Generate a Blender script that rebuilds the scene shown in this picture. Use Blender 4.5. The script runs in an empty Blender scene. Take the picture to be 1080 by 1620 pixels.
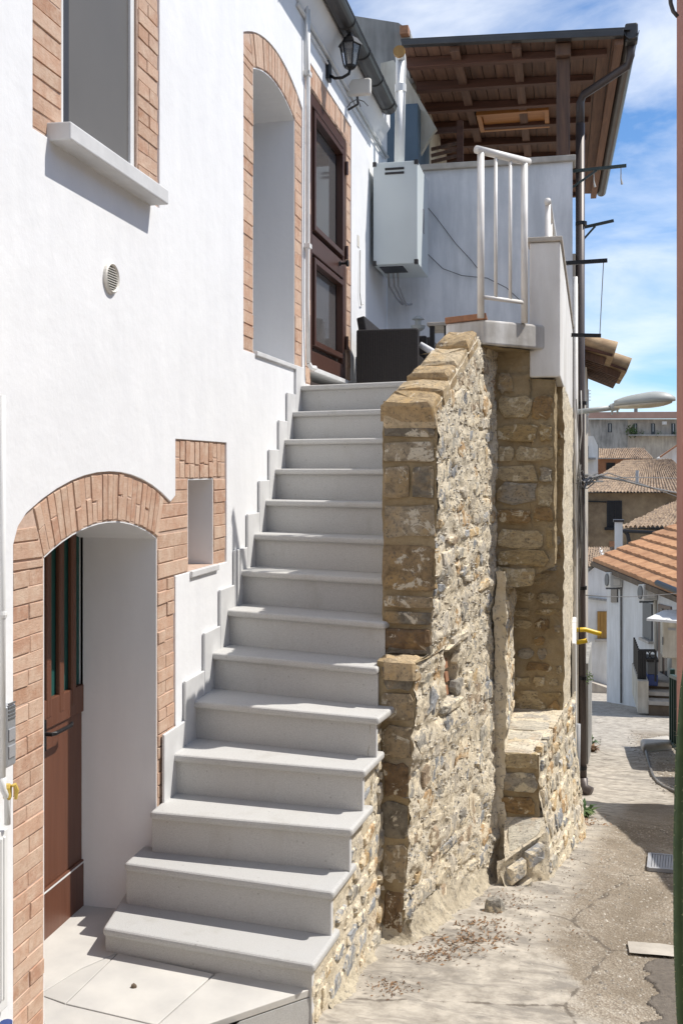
import bpy, bmesh, math, random
from mathutils import Vector, noise, Matrix
random.seed(7)
S = bpy.context.scene
COL = S.collection
R = math.radians
# ------------------------------------------------------------------ camera
FPX = 1600.0
YAW = math.atan(360 / FPX)
EYE = Vector((0, 0, 1.77))
cam_d = bpy.data.cameras.new('camera'); cam = bpy.data.objects.new('camera', cam_d); COL.objects.link(cam)
cam.location = EYE; cam.rotation_euler = (R(90), 0, YAW)
cam_d.sensor_width = 36; cam_d.sensor_fit = 'AUTO'; cam_d.lens = 36 * FPX / 1620
cam_d.shift_y = -70 / 1620; cam_d.clip_start = 0.05; cam_d.clip_end = 2000
S.camera = cam
# ------------------------------------------------------------------ sky, sun, exposure
SUN = Vector((1.0, 0.36, 1.6)).normalized()
W = bpy.data.worlds.new('World'); S.world = W; W.use_nodes = True
nt = W.node_tree; nt.nodes.clear()
wo = nt.nodes.new('ShaderNodeOutputWorld'); bg = nt.nodes.new('ShaderNodeBackground')
sk = nt.nodes.new('ShaderNodeTexSky'); sk.sky_type = 'NISHITA'; sk.sun_disc = False
sk.sun_elevation = math.asin(SUN.z); sk.sun_rotation = math.atan2(SUN.x, SUN.y)
sk.air_density = 1.0; sk.dust_density = 0.1; sk.ozone_density = 3.0; sk.altitude = 500
tc = nt.nodes.new('ShaderNodeTexCoord'); mp = nt.nodes.new('ShaderNodeMapping')
mp.inputs['Scale'].default_value = (2.2, 2.2, 6.5); mp.inputs['Rotation'].default_value = (0.25, 0.18, 0.4)
nz = nt.nodes.new('ShaderNodeTexNoise'); nz.inputs['Scale'].default_value = 1.9; nz.inputs['Detail'].default_value = 9
nz.inputs['Roughness'].default_value = 0.56; nz.inputs['Distortion'].default_value = 0.35
rp = nt.nodes.new('ShaderNodeValToRGB'); rp.color_ramp.elements[0].position = 0.36; rp.color_ramp.elements[1].position = 0.70
rp.color_ramp.elements[1].color = (0.8, 0.8, 0.8, 1)
mx = nt.nodes.new('ShaderNodeMix'); mx.data_type = 'RGBA'; mx.inputs[7].default_value = (8.6, 8.9, 9.3, 1)
tint = nt.nodes.new('ShaderNodeMix'); tint.data_type = 'RGBA'; tint.blend_type = 'MULTIPLY'; tint.inputs[0].default_value = 1
tint.inputs[7].default_value = (0.74, 0.97, 1.16, 1)
L = nt.links.new
L(tc.outputs['Generated'], mp.inputs[0]); L(mp.outputs[0], nz.inputs['Vector']); L(nz.outputs[0], rp.inputs[0])
L(sk.outputs[0], tint.inputs[6]); L(tint.outputs[2], mx.inputs[6]); L(rp.outputs[0], mx.inputs[0])
L(mx.outputs[2], bg.inputs[0]); L(bg.outputs[0], wo.inputs[0]); bg.inputs[1].default_value = 0.125
sl = bpy.data.lights.new('sun', 'SUN'); so = bpy.data.objects.new('sun', sl); COL.objects.link(so)
sl.energy = 4.9; sl.angle = R(0.53); sl.color = (1.0, 0.955, 0.88)
so.rotation_euler = (-SUN).to_track_quat('-Z', 'Y').to_euler(); so.location = (20, 8, 30)
S.view_settings.view_transform = 'Standard'; S.view_settings.look = 'None'
S.view_settings.gamma = 1; S.view_settings.use_curve_mapping = False; S.view_settings.exposure = 0.11
S.cycles.max_bounces = 8; S.cycles.diffuse_bounces = 5

# ------------------------------------------------------------------ measuring helpers (survey of the place from the eye point)
_s, _c = math.sin(YAW), math.cos(YAW)
FW = Vector((-_s, _c, 0)); RT = Vector((_c, _s, 0)); UP = Vector((0, 0, 1))
def ray(px, py): return FW + RT * ((px - 540) / FPX) + UP * ((740 - py) / FPX)
def onx(px, py, x): r = ray(px, py); return EYE + r * (x / r.x)
def ony(px, py, y): r = ray(px, py); return EYE + r * (y / r.y)
def onz(px, py, z): r = ray(px, py); return EYE + r * ((z - EYE.z) / r.z)
def wp(px, py): p = onx(px, py, -1.8); return (p.y, p.z)
def vplane(a, b):
    n = Vector((b.y - a.y, a.x - b.x, 0)).normalized()
    def f(px, py):
        r = ray(px, py); t = n.dot(a - EYE) / n.dot(r); return EYE + r * t
    return f, n
GP = [(-40, 3.5), (-6, .6), (0, .03), (3.8, -.39), (4.8, -.49), (5.7, -.585), (7, -.77), (8.75, -1.13), (10.1, -1.45), (12, -1.82),
      (17, -2.64), (22, -3.40), (28, -4.5), (34, -5.5), (45, -8.5), (70, -14), (150, -24), (600, -60), (1500, -80)]
def gz(x, y):
    for i in range(len(GP) - 1):
        if y <= GP[i + 1][0]:
            a, b = GP[i], GP[i + 1]; t = (y - a[0]) / (b[0] - a[0])
            return a[1] + (b[1] - a[1]) * t
    return GP[-1][1]
def ong(px, py):
    r = ray(px, py); t = 1.0; lo, hi = 0.5, 400
    for _ in range(60):
        m = (lo + hi) / 2; p = EYE + r * m
        if p.z > gz(p.x, p.y): lo = m
        else: hi = m
    return EYE + r * lo
# ------------------------------------------------------------------ materials
def new_mat(name):
    m = bpy.data.materials.new(name); m.use_nodes = True
    return m, m.node_tree, m.node_tree.nodes['Principled BSDF']
def node(t, typ, **kw):
    n = t.nodes.new(typ)
    for k, v in kw.items():
        if isinstance(k, str) and k in n.inputs: n.inputs[k].default_value = v
        else: setattr(n, k, v)
    return n
def c4(c): return (c[0], c[1], c[2], 1)
def ramp(t, fac, stops, interp='LINEAR'):
    r = t.nodes.new('ShaderNodeValToRGB'); r.color_ramp.interpolation = interp
    e = r.color_ramp.elements
    while len(e) > 1: e.remove(e[-1])
    e[0].position = stops[0][0]; e[0].color = c4(stops[0][1])
    for p, c in stops[1:]: q = e.new(p); q.color = c4(c)
    t.links.new(fac, r.inputs[0]); return r.outputs[0]
def mixc(t, fac, a, b, mode='MIX'):
    m = t.nodes.new('ShaderNodeMix'); m.data_type = 'RGBA'; m.blend_type = mode
    for i, v in ((0, fac), (6, a), (7, b)):
        if hasattr(v, 'is_linked') or hasattr(v, 'links'): t.links.new(v, m.inputs[i])
        else: m.inputs[i].default_value = v if i == 0 else c4(v)
    return m.outputs[2]
def mth(t, op, a, b=0.0, clamp=False):
    m = t.nodes.new('ShaderNodeMath'); m.operation = op; m.use_clamp = clamp
    for i, v in ((0, a), (1, b)):
        if hasattr(v, 'links'): t.links.new(v, m.inputs[i])
        else: m.inputs[i].default_value = v
    return m.outputs[0]
def coords(t, world=True, offs=True):
    if world:
        g = t.nodes.new('ShaderNodeNewGeometry'); return g.outputs['Position']
    tcn = t.nodes.new('ShaderNodeTexCoord')
    if not offs: return tcn.outputs['Object']
    oi = t.nodes.new('ShaderNodeObjectInfo')
    mu = t.nodes.new('ShaderNodeVectorMath'); mu.operation = 'SCALE'; mu.inputs[0].default_value = (37, 51, 73)
    t.links.new(oi.outputs['Random'], mu.inputs['Scale'])
    ad = t.nodes.new('ShaderNodeVectorMath'); ad.operation = 'ADD'
    t.links.new(tcn.outputs['Object'], ad.inputs[0]); t.links.new(mu.outputs[0], ad.inputs[1]); return ad.outputs[0]
def nse(t, vec, scale, detail=5, rough=.55, dist=0):
    n = t.nodes.new('ShaderNodeTexNoise'); n.inputs['Scale'].default_value = scale; n.inputs['Detail'].default_value = detail
    n.inputs['Roughness'].default_value = rough; n.inputs['Distortion'].default_value = dist
    t.links.new(vec, n.inputs['Vector']); return n.outputs[0]
def vor(t, vec, scale, feat='F1', rnd=1):
    n = t.nodes.new('ShaderNodeTexVoronoi'); n.feature = feat; n.inputs['Scale'].default_value = scale
    n.inputs['Randomness'].default_value = rnd
    t.links.new(vec, n.inputs['Vector']); return n
def bump(t, b, h, strength=.3, dist=.01, prev=None):
    n = t.nodes.new('ShaderNodeBump'); n.inputs['Strength'].default_value = strength; n.inputs['Distance'].default_value = dist
    t.links.new(h, n.inputs['Height'])
    if prev is not None: t.links.new(prev, n.inputs['Normal'])
    t.links.new(n.outputs[0], b.inputs['Normal']); return n.outputs[0]
def stretch(t, vec, sc):
    m = t.nodes.new('ShaderNodeMapping'); m.inputs['Scale'].default_value = sc; t.links.new(vec, m.inputs[0]); return m.outputs[0]
def simple(name, c1, c2=None, scale=6, rough=.7, bs=.15, bscale=60, bd=.004, metal=0, world=True, spec=.5, vec_scale=None, rnd=0):
    m, t, b = new_mat(name); c2 = c2 or tuple(x * .8 for x in c1)
    v = coords(t, world)
    if vec_scale: v = stretch(t, v, vec_scale)
    n = nse(t, v, scale); col = ramp(t, n, [(.32, c2), (.68, c1)])
    if rnd:
        oi = t.nodes.new('ShaderNodeObjectInfo')
        f = ramp(t, oi.outputs['Random'], [(0, (1 - rnd,) * 3), (1, (1 + rnd * .4,) * 3)])
        col = mixc(t, 1.0, col, f, 'MULTIPLY')
    t.links.new(col, b.inputs['Base Color']); b.inputs['Roughness'].default_value = rough; b.inputs['Metallic'].default_value = metal
    b.inputs['Specular IOR Level'].default_value = spec
    if bs: bump(t, b, nse(t, v, bscale, 4), bs, bd)
    return m
M = {}
def white_plaster(name, col, stain, sc=1.0):
    m, t, b = new_mat(name); v = coords(t)
    n1 = nse(t, v, .9, 6, .6); n2 = nse(t, stretch(t, v, (3, 3, .5)), 2.2, 6, .6); n3 = nse(t, v, 30, 4)
    f = mth(t, 'MULTIPLY', n1, n2)
    c = ramp(t, f, [(.16, stain), (.33, col)])
    c = mixc(t, mth(t, 'MULTIPLY', n3, .07), c, tuple(x * .7 for x in col))
    t.links.new(c, b.inputs['Base Color']); b.inputs['Roughness'].default_value = .85; b.inputs['Specular IOR Level'].default_value = .2
    n = bump(t, b, nse(t, v, 3.5, 3), .35, .02 * sc)
    bump(t, b, nse(t, v, 45, 5, .65), .35, .003, n)
    return m
M['white'] = white_plaster('white_plaster', (.81, .815, .825), (.765, .77, .785))
M['parapet'] = white_plaster('terrace_plaster', (.81, .82, .835), (.58, .60, .62))
M['pillar'] = white_plaster('pillar_plaster', (.80, .79, .77), (.62, .60, .57))
M['slab_plaster'] = white_plaster('slab_plaster', (.76, .75, .73), (.40, .375, .34), 2)
M['cream'] = white_plaster('cream_plaster', (.66, .62, .53), (.42, .38, .31))
M['far_white'] = white_plaster('far_white_plaster', (.72, .715, .70), (.60, .59, .565))
M['grey_wall'] = white_plaster('grey_render', (.36, .35, .33), (.2, .195, .185))
M['beige_wall'] = white_plaster('beige_render', (.50, .45, .38), (.34, .30, .26))
def brick_mat():
    m, t, b = new_mat('terracotta_brick'); v = coords(t, False)
    oi = t.nodes.new('ShaderNodeObjectInfo')
    base = ramp(t, oi.outputs['Random'], [(0, (.43, .25, .172)), (.25, (.53, .338, .24)), (.5, (.46, .30, .215)), (.75, (.57, .40, .30)), (.9, (.41, .232, .152)), (1, (.50, .34, .255))])
    n = nse(t, v, 14, 7, .7); c = mixc(t, ramp(t, n, [(.42, (0, 0, 0)), (.7, (.75, .75, .75))]), base, (.64, .51, .40))
    n2 = nse(t, v, 45, 5, .7); c = mixc(t, ramp(t, n2, [(.58, (0, 0, 0)), (.72, (.55, .55, .55))]), c, (.30, .19, .14))
    t.links.new(c, b.inputs['Base Color']); b.inputs['Roughness'].default_value = .9; b.inputs['Specular IOR Level'].default_value = .15
    bump(t, b, nse(t, stretch(t, v, (1, 1, 3)), 40, 6, .7), .6, .004); return m
M['brick'] = brick_mat()
M['brick_mortar'] = simple('brick_mortar', (.57, .42, .335), (.47, .335, .26), 30, .95, .4, 120, .003)
def marble():
    m, t, b = new_mat('grey_granite'); v = coords(t)
    n = nse(t, v, 260, 3, .8); n2 = nse(t, v, 4, 5)
    c = ramp(t, n, [(.3, (.36, .357, .35)), (.5, (.51, .507, .497)), (.72, (.62, .616, .605))])
    c = mixc(t, mth(t, 'MULTIPLY', ramp(t, n2, [(.4, (0, 0, 0)), (.7, (1, 1, 1))]), .22), c, (.48, .465, .44))
    vo = vor(t, v, 16); sp = ramp(t, vo.outputs['Distance'], [(.03, (1, 1, 1)), (.10, (0, 0, 0))])
    n5 = nse(t, stretch(t, v, (1, 1, .35)), 7, 7, .7); c = mixc(t, ramp(t, n5, [(.55, (0, 0, 0)), (.72, (.5, .5, .5))]), c, (.40, .385, .355))
    c = mixc(t, mth(t, 'MULTIPLY', sp, .45), c, (.2, .18, .16))
    oi = t.nodes.new('ShaderNodeObjectInfo')
    c = mixc(t, 1.0, c, ramp(t, oi.outputs['Random'], [(0, (.90, .90, .90)), (1, (1.05, 1.04, 1.02))]), 'MULTIPLY')
    t.links.new(c, b.inputs['Base Color']); b.inputs['Roughness'].default_value = .6; b.inputs['Specular IOR Level'].default_value = .3
    bump(t, b, n, .15, .001); return m
M['granite'] = marble()
M['skirt'] = simple('skirting_marble', (.66, .66, .66), (.56, .56, .56), 8, .6, .1, 200, .001)
M['slab'] = simple('pale_slab', (.58, .56, .52), (.47, .455, .43), 5, .7, .15, 150, .002, rnd=.12)
M['slab_grout'] = simple('slab_grout', (.36, .33, .29), (.25, .23, .2), 20, .9)
def stone_mat(name, pal, smear, smear_amt, warm=None, vs=(1, 1, 1), sscale=9):
    m, t, b = new_mat(name); v = coords(t); oi = t.nodes.new('ShaderNodeObjectInfo')
    base = ramp(t, oi.outputs['Random'], [(i / len(pal), c) for i, c in enumerate(pal)], 'CONSTANT')
    n = nse(t, stretch(t, v, vs), 22, 8, .7, .4)
    c = mixc(t, 1.0, base, ramp(t, n, [(.25, (.40, .38, .36)), (.5, (.95, .95, .95)), (.75, (1.35, 1.32, 1.25))]), 'MULTIPLY')
    if warm:
        n4 = nse(t, v, 5.5, 6, .65); c = mixc(t, ramp(t, n4, [(.5, (0, 0, 0)), (.66, (.75, .75, .75))]), c, warm)
    n2 = nse(t, v, sscale, 9, .72, .6)
    c = mixc(t, ramp(t, n2, [(.5 - smear_amt, (0, 0, 0)), (.56 - smear_amt * .6, (1, 1, 1))]), c, smear) if smear_amt > -.5 else c
    n3 = nse(t, v, 70, 4, .7); c = mixc(t, ramp(t, n3, [(.55, (0, 0, 0)), (.65, (.75, .75, .75))]), c, (.12, .105, .09))
    t.links.new(c, b.inputs['Base Color']); b.inputs['Roughness'].default_value = .92; b.inputs['Specular IOR Level'].default_value = .12
    q = bump(t, b, nse(t, stretch(t, v, vs), 28, 8, .7), .8, .012); bump(t, b, nse(t, v, 110, 5, .7), .5, .003, q); return m
M['rubble'] = stone_mat('rubble_stone', [(.33, .34, .355), (.46, .43, .37), (.26, .265, .275), (.52, .47, .39), (.40, .31, .22), (.43, .435, .44), (.57, .52, .44), (.33, .31, .275), (.58, .43, .25), (.50, .34, .19), (.60, .53, .41)], (.78, .68, .51), .02)
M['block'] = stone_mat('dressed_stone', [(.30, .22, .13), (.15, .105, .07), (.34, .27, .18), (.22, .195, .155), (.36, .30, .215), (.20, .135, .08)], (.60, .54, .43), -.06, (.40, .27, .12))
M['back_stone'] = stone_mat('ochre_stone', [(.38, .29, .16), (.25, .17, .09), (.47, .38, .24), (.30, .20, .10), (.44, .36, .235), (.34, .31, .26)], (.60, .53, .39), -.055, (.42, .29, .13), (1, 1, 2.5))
M['coping_stone'] = stone_mat('coping_stone', [(.50, .39, .25), (.44, .33, .2), (.55, .45, .31), (.47, .38, .27)], (.62, .55, .44), -.10, (.50, .34, .16))
M['ledge_stone'] = stone_mat('ledge_stone', [(.55, .51, .43), (.50, .46, .40), (.57, .50, .40)], (.64, .59, .48), -.03, (.52, .36, .22), (.5, 3, 1))
def mortar(name, c1, c2, pit, pitamt=.62):
    m, t, b = new_mat(name); v = coords(t)
    n = nse(t, v, 6, 8, .65); c = ramp(t, n, [(.3, c2), (.62, c1)])
    n2 = nse(t, v, 34, 8, .75, .5); c = mixc(t, ramp(t, n2, [(pitamt - .05, (0, 0, 0)), (pitamt + .03, (.9, .9, .9))]), c, pit)
    n3 = nse(t, v, 3, 5, .6); c = mixc(t, ramp(t, n3, [(.56, (0, 0, 0)), (.72, (.5, .5, .5))]), c, (.34, .30, .25))
    t.links.new(c, b.inputs['Base Color']); b.inputs['Roughness'].default_value = .95; b.inputs['Specular IOR Level'].default_value = .1
    q = bump(t, b, nse(t, v, 30, 8, .75, .5), 1.0, .015); bump(t, b, nse(t, v, 120, 5, .7), .6, .004, q); return m
M['mortar'] = mortar('cream_mortar', (.78, .70, .56), (.67, .57, .41), (.20, .18, .16), .595)
M['fillet'] = mortar('footing_mortar', (.62, .545, .41), (.44, .38, .29), (.25, .225, .19), .58)
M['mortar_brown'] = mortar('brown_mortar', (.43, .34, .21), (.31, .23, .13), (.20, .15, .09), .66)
def wood(name, c1, c2, vs, sc=18, rough=.55, rnd=.25):
    m, t, b = new_mat(name); v = stretch(t, coords(t, False), vs); n = nse(t, v, sc, 7, .6, .3)
    oi = t.nodes.new('ShaderNodeObjectInfo')
    c = ramp(t, n, [(.3, c2), (.7, c1)])
    c = mixc(t, 1.0, c, ramp(t, oi.outputs['Random'], [(0, (1 - rnd,) * 3), (1, (1 + rnd,) * 3)]), 'MULTIPLY')
    t.links.new(c, b.inputs['Base Color']); b.inputs['Roughness'].default_value = rough; bump(t, b, n, .2, .003); return m
M['door_wood'] = wood('brown_door_wood', (.15, .062, .036), (.115, .045, .026), (1, 1, .06), 40, .4, 0)
M['door_dark'] = wood('dark_door_frame', (.085, .038, .027), (.06, .028, .02), (1, 1, .06), 40, .35, 0)
M['plank'] = wood('canopy_plank', (.21, .112, .07), (.11, .06, .042), (1, .06, 1), 30, .7, .3)
M['rafter'] = wood('canopy_rafter', (.13, .056, .034), (.075, .034, .023), (.06, 1, 1), 24, .65, .2)
M['post_wood'] = wood('post_wood', (.20, .105, .06), (.075, .045, .035), (1, 1, .08), 20, .7, .2)
M['orange_wood'] = wood('orange_wood', (.50, .22, .06), (.40, .16, .04), (.06, 1, 1), 20, .5, .1)
M['yellow_wood'] = wood('yellow_shutter_wood', (.40, .23, .06), (.30, .15, .03), (1, 1, .1), 20, .5, .1)
M['dark_metal'] = simple('dark_metal', (.055, .05, .05), (.04, .037, .037), 5, .45, .05, 80, .002, .3)
M['gutter'] = simple('gutter_metal', (.075, .072, .07), (.055, .053, .052), 4, .4, .05, 80, .002, .4)
M['downpipe'] = simple('brown_downpipe', (.10, .078, .072), (.075, .06, .056), 3, .45, .05, 80, .002, .2)
M['iron'] = simple('black_iron', (.02, .02, .022), None, 8, .4, .05, 80, .002, .4)
M['white_paint'] = simple('white_paint', (.80, .78, .745), (.70, .67, .63), 9, .45, .08, 80, .002)
M['white_pvc'] = simple('white_plastic', (.78, .78, .77), (.70, .70, .69), 6, .4, .03, 60, .001)
M['boiler'] = simple('boiler_enamel', (.63, .68, .68), (.58, .63, .63), 2, .4, .02, 60, .001)
M['blue_box'] = simple('blue_grey_paint', (.10, .155, .21), (.08, .125, .175), 3, .5, .05, 60, .002)
M['rattan'] = simple('dark_rattan', (.030, .024, .022), (.018, .015, .014), 60, .5, .5, 130, .004)
M['terracotta_paint'] = simple('terracotta_paint', (.36, .165, .125), (.29, .125, .095), 5, .7, .2, 60, .003)
M['tile_roof'] = simple('old_roof_tile', (.46, .33, .215), (.15, .105, .075), 4.5, .9, .3, 20, .01, rnd=.35)
M['eave_tile'] = simple('eave_tile', (.60, .45, .28), (.34, .22, .13), 7, .9, .3, 30, .006, rnd=.25)
M['orange_tile'] = simple('orange_roof_tile', (.56, .30, .145), (.38, .18, .08), 3.0, .8, .3, 20, .01, rnd=.2)
M['pink_roof'] = simple('pink_roof', (.42, .27, .22), (.33, .21, .17), 1.2, .9, .1, 10, .01)
M['stone_far'] = simple('far_stone_wall', (.30, .225, .14), (.19, .135, .085), 2.6, .95, .5, 8, .05)
M['tile_terracotta'] = simple('terracotta_tile', (.42, .20, .10), (.26, .13, .075), 20, .8, .3, 90, .003)
M['yellow'] = simple('yellow_plastic', (.75, .50, .02), (.65, .42, .02), 5, .4)
M['yellow_valve'] = simple('faded_yellow_paint', (.62, .45, .10), (.5, .34, .07), 15, .5)
M['grey_box'] = simple('grey_plastic', (.36, .36, .37), (.3, .3, .31), 5, .45)
M['lamp_grey'] = simple('lamp_housing', (.42, .44, .43), (.34, .36, .35), 4, .5)
M['ac'] = simple('ac_casing', (.60, .58, .53), (.5, .48, .44), 3, .5)
M['green_gate'] = simple('green_gate_paint', (.018, .055, .042), (.014, .04, .03), 4, .5)
M['bracket_green'] = simple('dark_green_paint', (.035, .055, .05), (.03, .04, .036), 10, .5)
M['cable'] = simple('grey_cable', (.16, .15, .14), (.1, .095, .09), 10, .6)
M['cable_white'] = simple('pale_cable', (.5, .48, .45), None, 10, .6)
M['blue'] = simple('blue_plastic', (.02, .05, .20), None, 4, .45)
M['bin_grey'] = simple('grey_bin', (.12, .125, .13), None, 4, .5)
M['silver'] = simple('brushed_silver', (.5, .52, .55), (.42, .44, .47), 20, .35, .05, 100, .001, .6)
M['rust_stone'] = simple('porch_brown', (.17, .125, .085), (.1, .075, .05), 5, .9)
M['concrete_pale'] = simple('pale_concrete', (.52, .48, .42), (.38, .345, .3), 7, .9, .5, 40, .006)
M['vent'] = simple('vent_plastic', (.72, .69, .63), (.66, .63, .57), 8, .5)
M['roll'] = simple('white_cloth', (.75, .75, .76), None, 8, .8)
def glass_mat(name, col, rough, spec=.6):
    m, t, b = new_mat(name); v = coords(t); n = nse(t, v, 1.5, 3)
    c = ramp(t, n, [(.3, tuple(x * .85 for x in col)), (.7, col)]); t.links.new(c, b.inputs['Base Color'])
    b.inputs['Roughness'].default_value = rough; b.inputs['Specular IOR Level'].default_value = spec; return m
M['blind'] = glass_mat('grey_blind_glass', (.145, .138, .13), .5, .25)
M['door_glass'] = glass_mat('dark_door_glass', (.11, .105, .105), .08, .7)
M['green_glass'] = glass_mat('green_glass', (.022, .095, .085), .35, .4)
M['dark_glass'] = glass_mat('dark_window_glass', (.025, .028, .032), .1, .5)
M['far_window'] = glass_mat('far_window_glass', (.03, .035, .045), .2, .5)
def lantern_glass():
    m, t, b = new_mat('lantern_glass'); b.inputs['Base Color'].default_value = (.8, .8, .8, 1)
    b.inputs['Transmission Weight'].default_value = .85; b.inputs['Roughness'].default_value = .15; return m
M['lantern_glass'] = lantern_glass()
def leaf_mat(name, c1, c2):
    m, t, b = new_mat(name); oi = t.nodes.new('ShaderNodeNewGeometry')
    c = ramp(t, oi.outputs['Random Per Island'], [(0, c1), (1, c2)]); t.links.new(c, b.inputs['Base Color'])
    b.inputs['Roughness'].default_value = .7; return m
M['leaf'] = leaf_mat('green_leaf', (.03, .075, .015), (.10, .14, .03))
M['litter'] = leaf_mat('dry_leaves', (.10, .055, .03), (.30, .17, .08))
M['pebble'] = leaf_mat('pebbles', (.20, .175, .145), (.52, .47, .40))
M['chip'] = leaf_mat('stone_chips', (.22, .21, .20), (.62, .55, .43))
def cactus_mat():
    m, t, b = new_mat('cactus_skin'); v = coords(t, False, False); n = nse(t, v, 30, 5)
    c = ramp(t, n, [(.3, (.022, .05, .016)), (.7, (.05, .085, .028))]); t.links.new(c, b.inputs['Base Color'])
    b.inputs['Roughness'].default_value = .55; bump(t, b, n, .2, .003); return m
M['cactus'] = cactus_mat()
M['spine'] = simple('cactus_spine', (.45, .42, .22), None, 10, .6)
def ground_mat():
    m, t, b = new_mat('street_surface'); v = coords(t)
    sx = t.nodes.new('ShaderNodeSeparateXYZ'); t.links.new(v, sx.inputs[0]); X, Y = sx.outputs[0], sx.outputs[1]
    n1 = nse(t, v, 2.2, 7, .62); n2 = nse(t, v, 9, 8, .65); n3 = nse(t, v, 60, 5, .7)
    conc = ramp(t, n2, [(.25, (.19, .165, .135)), (.42, (.37, .335, .285)), (.56, (.49, .445, .38)), (.74, (.62, .565, .475))])
    st = nse(t, stretch(t, v, (1, 2.5, 1)), 3.3, 8, .7, .8)
    conc = mixc(t, ramp(t, st, [(.47, (0, 0, 0)), (.62, (.85, .85, .85))]), conc, (.23, .21, .185))
    conc = mixc(t, mth(t, 'MULTIPLY', n3, .22), conc, (.22, .19, .16))
    # gravelly old asphalt
    vo = vor(t, v, 95); vo2 = vor(t, v, 24)
    peb = ramp(t, vo.outputs['Color'], [(.1, (.24, .20, .16)), (.5, (.36, .315, .255)), (.85, (.47, .42, .35)), (1, (.58, .54, .47))])
    peb = mixc(t, ramp(t, vo.outputs['Distance'], [(.35, (0, 0, 0)), (.8, (.7, .7, .7))]), peb, (.20, .165, .13))
    peb = mixc(t, ramp(t, n2, [(.42, (0, 0, 0)), (.68, (.55, .55, .55))]), peb, (.27, .22, .165))
    g = mth(t, 'ADD', X, mth(t, 'MULTIPLY', mth(t, 'SUBTRACT', Y, 4.3), .3))
    g = mth(t, 'ADD', g, mth(t, 'MULTIPLY', mth(t, 'SUBTRACT', n1, .5), 1.3))
    gb_ = mth(t, 'SUBTRACT', X, mth(t, 'MULTIPLY', mth(t, 'SUBTRACT', Y, 6.2), .13)); gb_ = mth(t, 'ADD', gb_, mth(t, 'MULTIPLY', mth(t, 'SUBTRACT', n2, .5), .35)); g = mth(t, 'MINIMUM', g, gb_)
    g = mth(t, 'MULTIPLY', g, 7, True)
    g2 = mth(t, 'SUBTRACT', 10.2, Y); g2 = mth(t, 'ADD', g2, mth(t, 'MULTIPLY', mth(t, 'SUBTRACT', n1, .5), .5)); g2 = mth(t, 'MULTIPLY', g2, 3, True)
    f = mth(t, 'MULTIPLY', g, g2)
    # second gravel patch on the far right of the street
    h = mth(t, 'SUBTRACT', X, .95); h = mth(t, 'ADD', h, mth(t, 'MULTIPLY', mth(t, 'SUBTRACT', n1, .5), .5)); h = mth(t, 'MULTIPLY', h, 6, True)
    h = mth(t, 'MULTIPLY', h, mth(t, 'MULTIPLY', mth(t, 'SUBTRACT', Y, 8), 2, True)); h = mth(t, 'MULTIPLY', h, mth(t, 'SUBTRACT', 19, Y, True))
    f = mth(t, 'MAXIMUM', f, h)
    n6 = nse(t, v, 1.3, 6, .65, .5); peb = mixc(t, ramp(t, n6, [(.45, (0, 0, 0)), (.6, (.7, .7, .7))]), peb, (.19, .155, .115)); peb = mixc(t, ramp(t, n6, [(.30, (.6, .6, .6)), (.42, (0, 0, 0))]), peb, (.52, .475, .40))
    c = mixc(t, f, conc, peb)
    cr = vor(t, stretch(t, v, (1, .8, 1)), .9, 'DISTANCE_TO_EDGE'); wv = mth(t, 'ADD', cr.outputs['Distance'], mth(t, 'MULTIPLY', mth(t, 'SUBTRACT', n2, .5), .06))
    c = mixc(t, ramp(t, wv, [(.0, (.8, .8, .8)), (.006, (0, 0, 0))]), c, (.13, .11, .09))
    # brown dirt collected along the stone wall foot
    d = mth(t, 'SUBTRACT', mth(t, 'MULTIPLY', mth(t, 'SUBTRACT', Y, 5.6), .34), X)
    t.links.new(c, b.inputs['Base Color']); b.inputs['Roughness'].default_value = .95; b.inputs['Specular IOR Level'].default_value = .1
    hmix = mixc(t, f, n2, vo.outputs['Distance']); q = bump(t, b, hmix, .5, .012); bump(t, b, n3, .4, .004, q)
    return m
M['ground'] = ground_mat()
M['asphalt'] = simple('asphalt_patch', (.17, .145, .12), (.115, .098, .082), 45, .95, .8, 140, .006)
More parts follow.
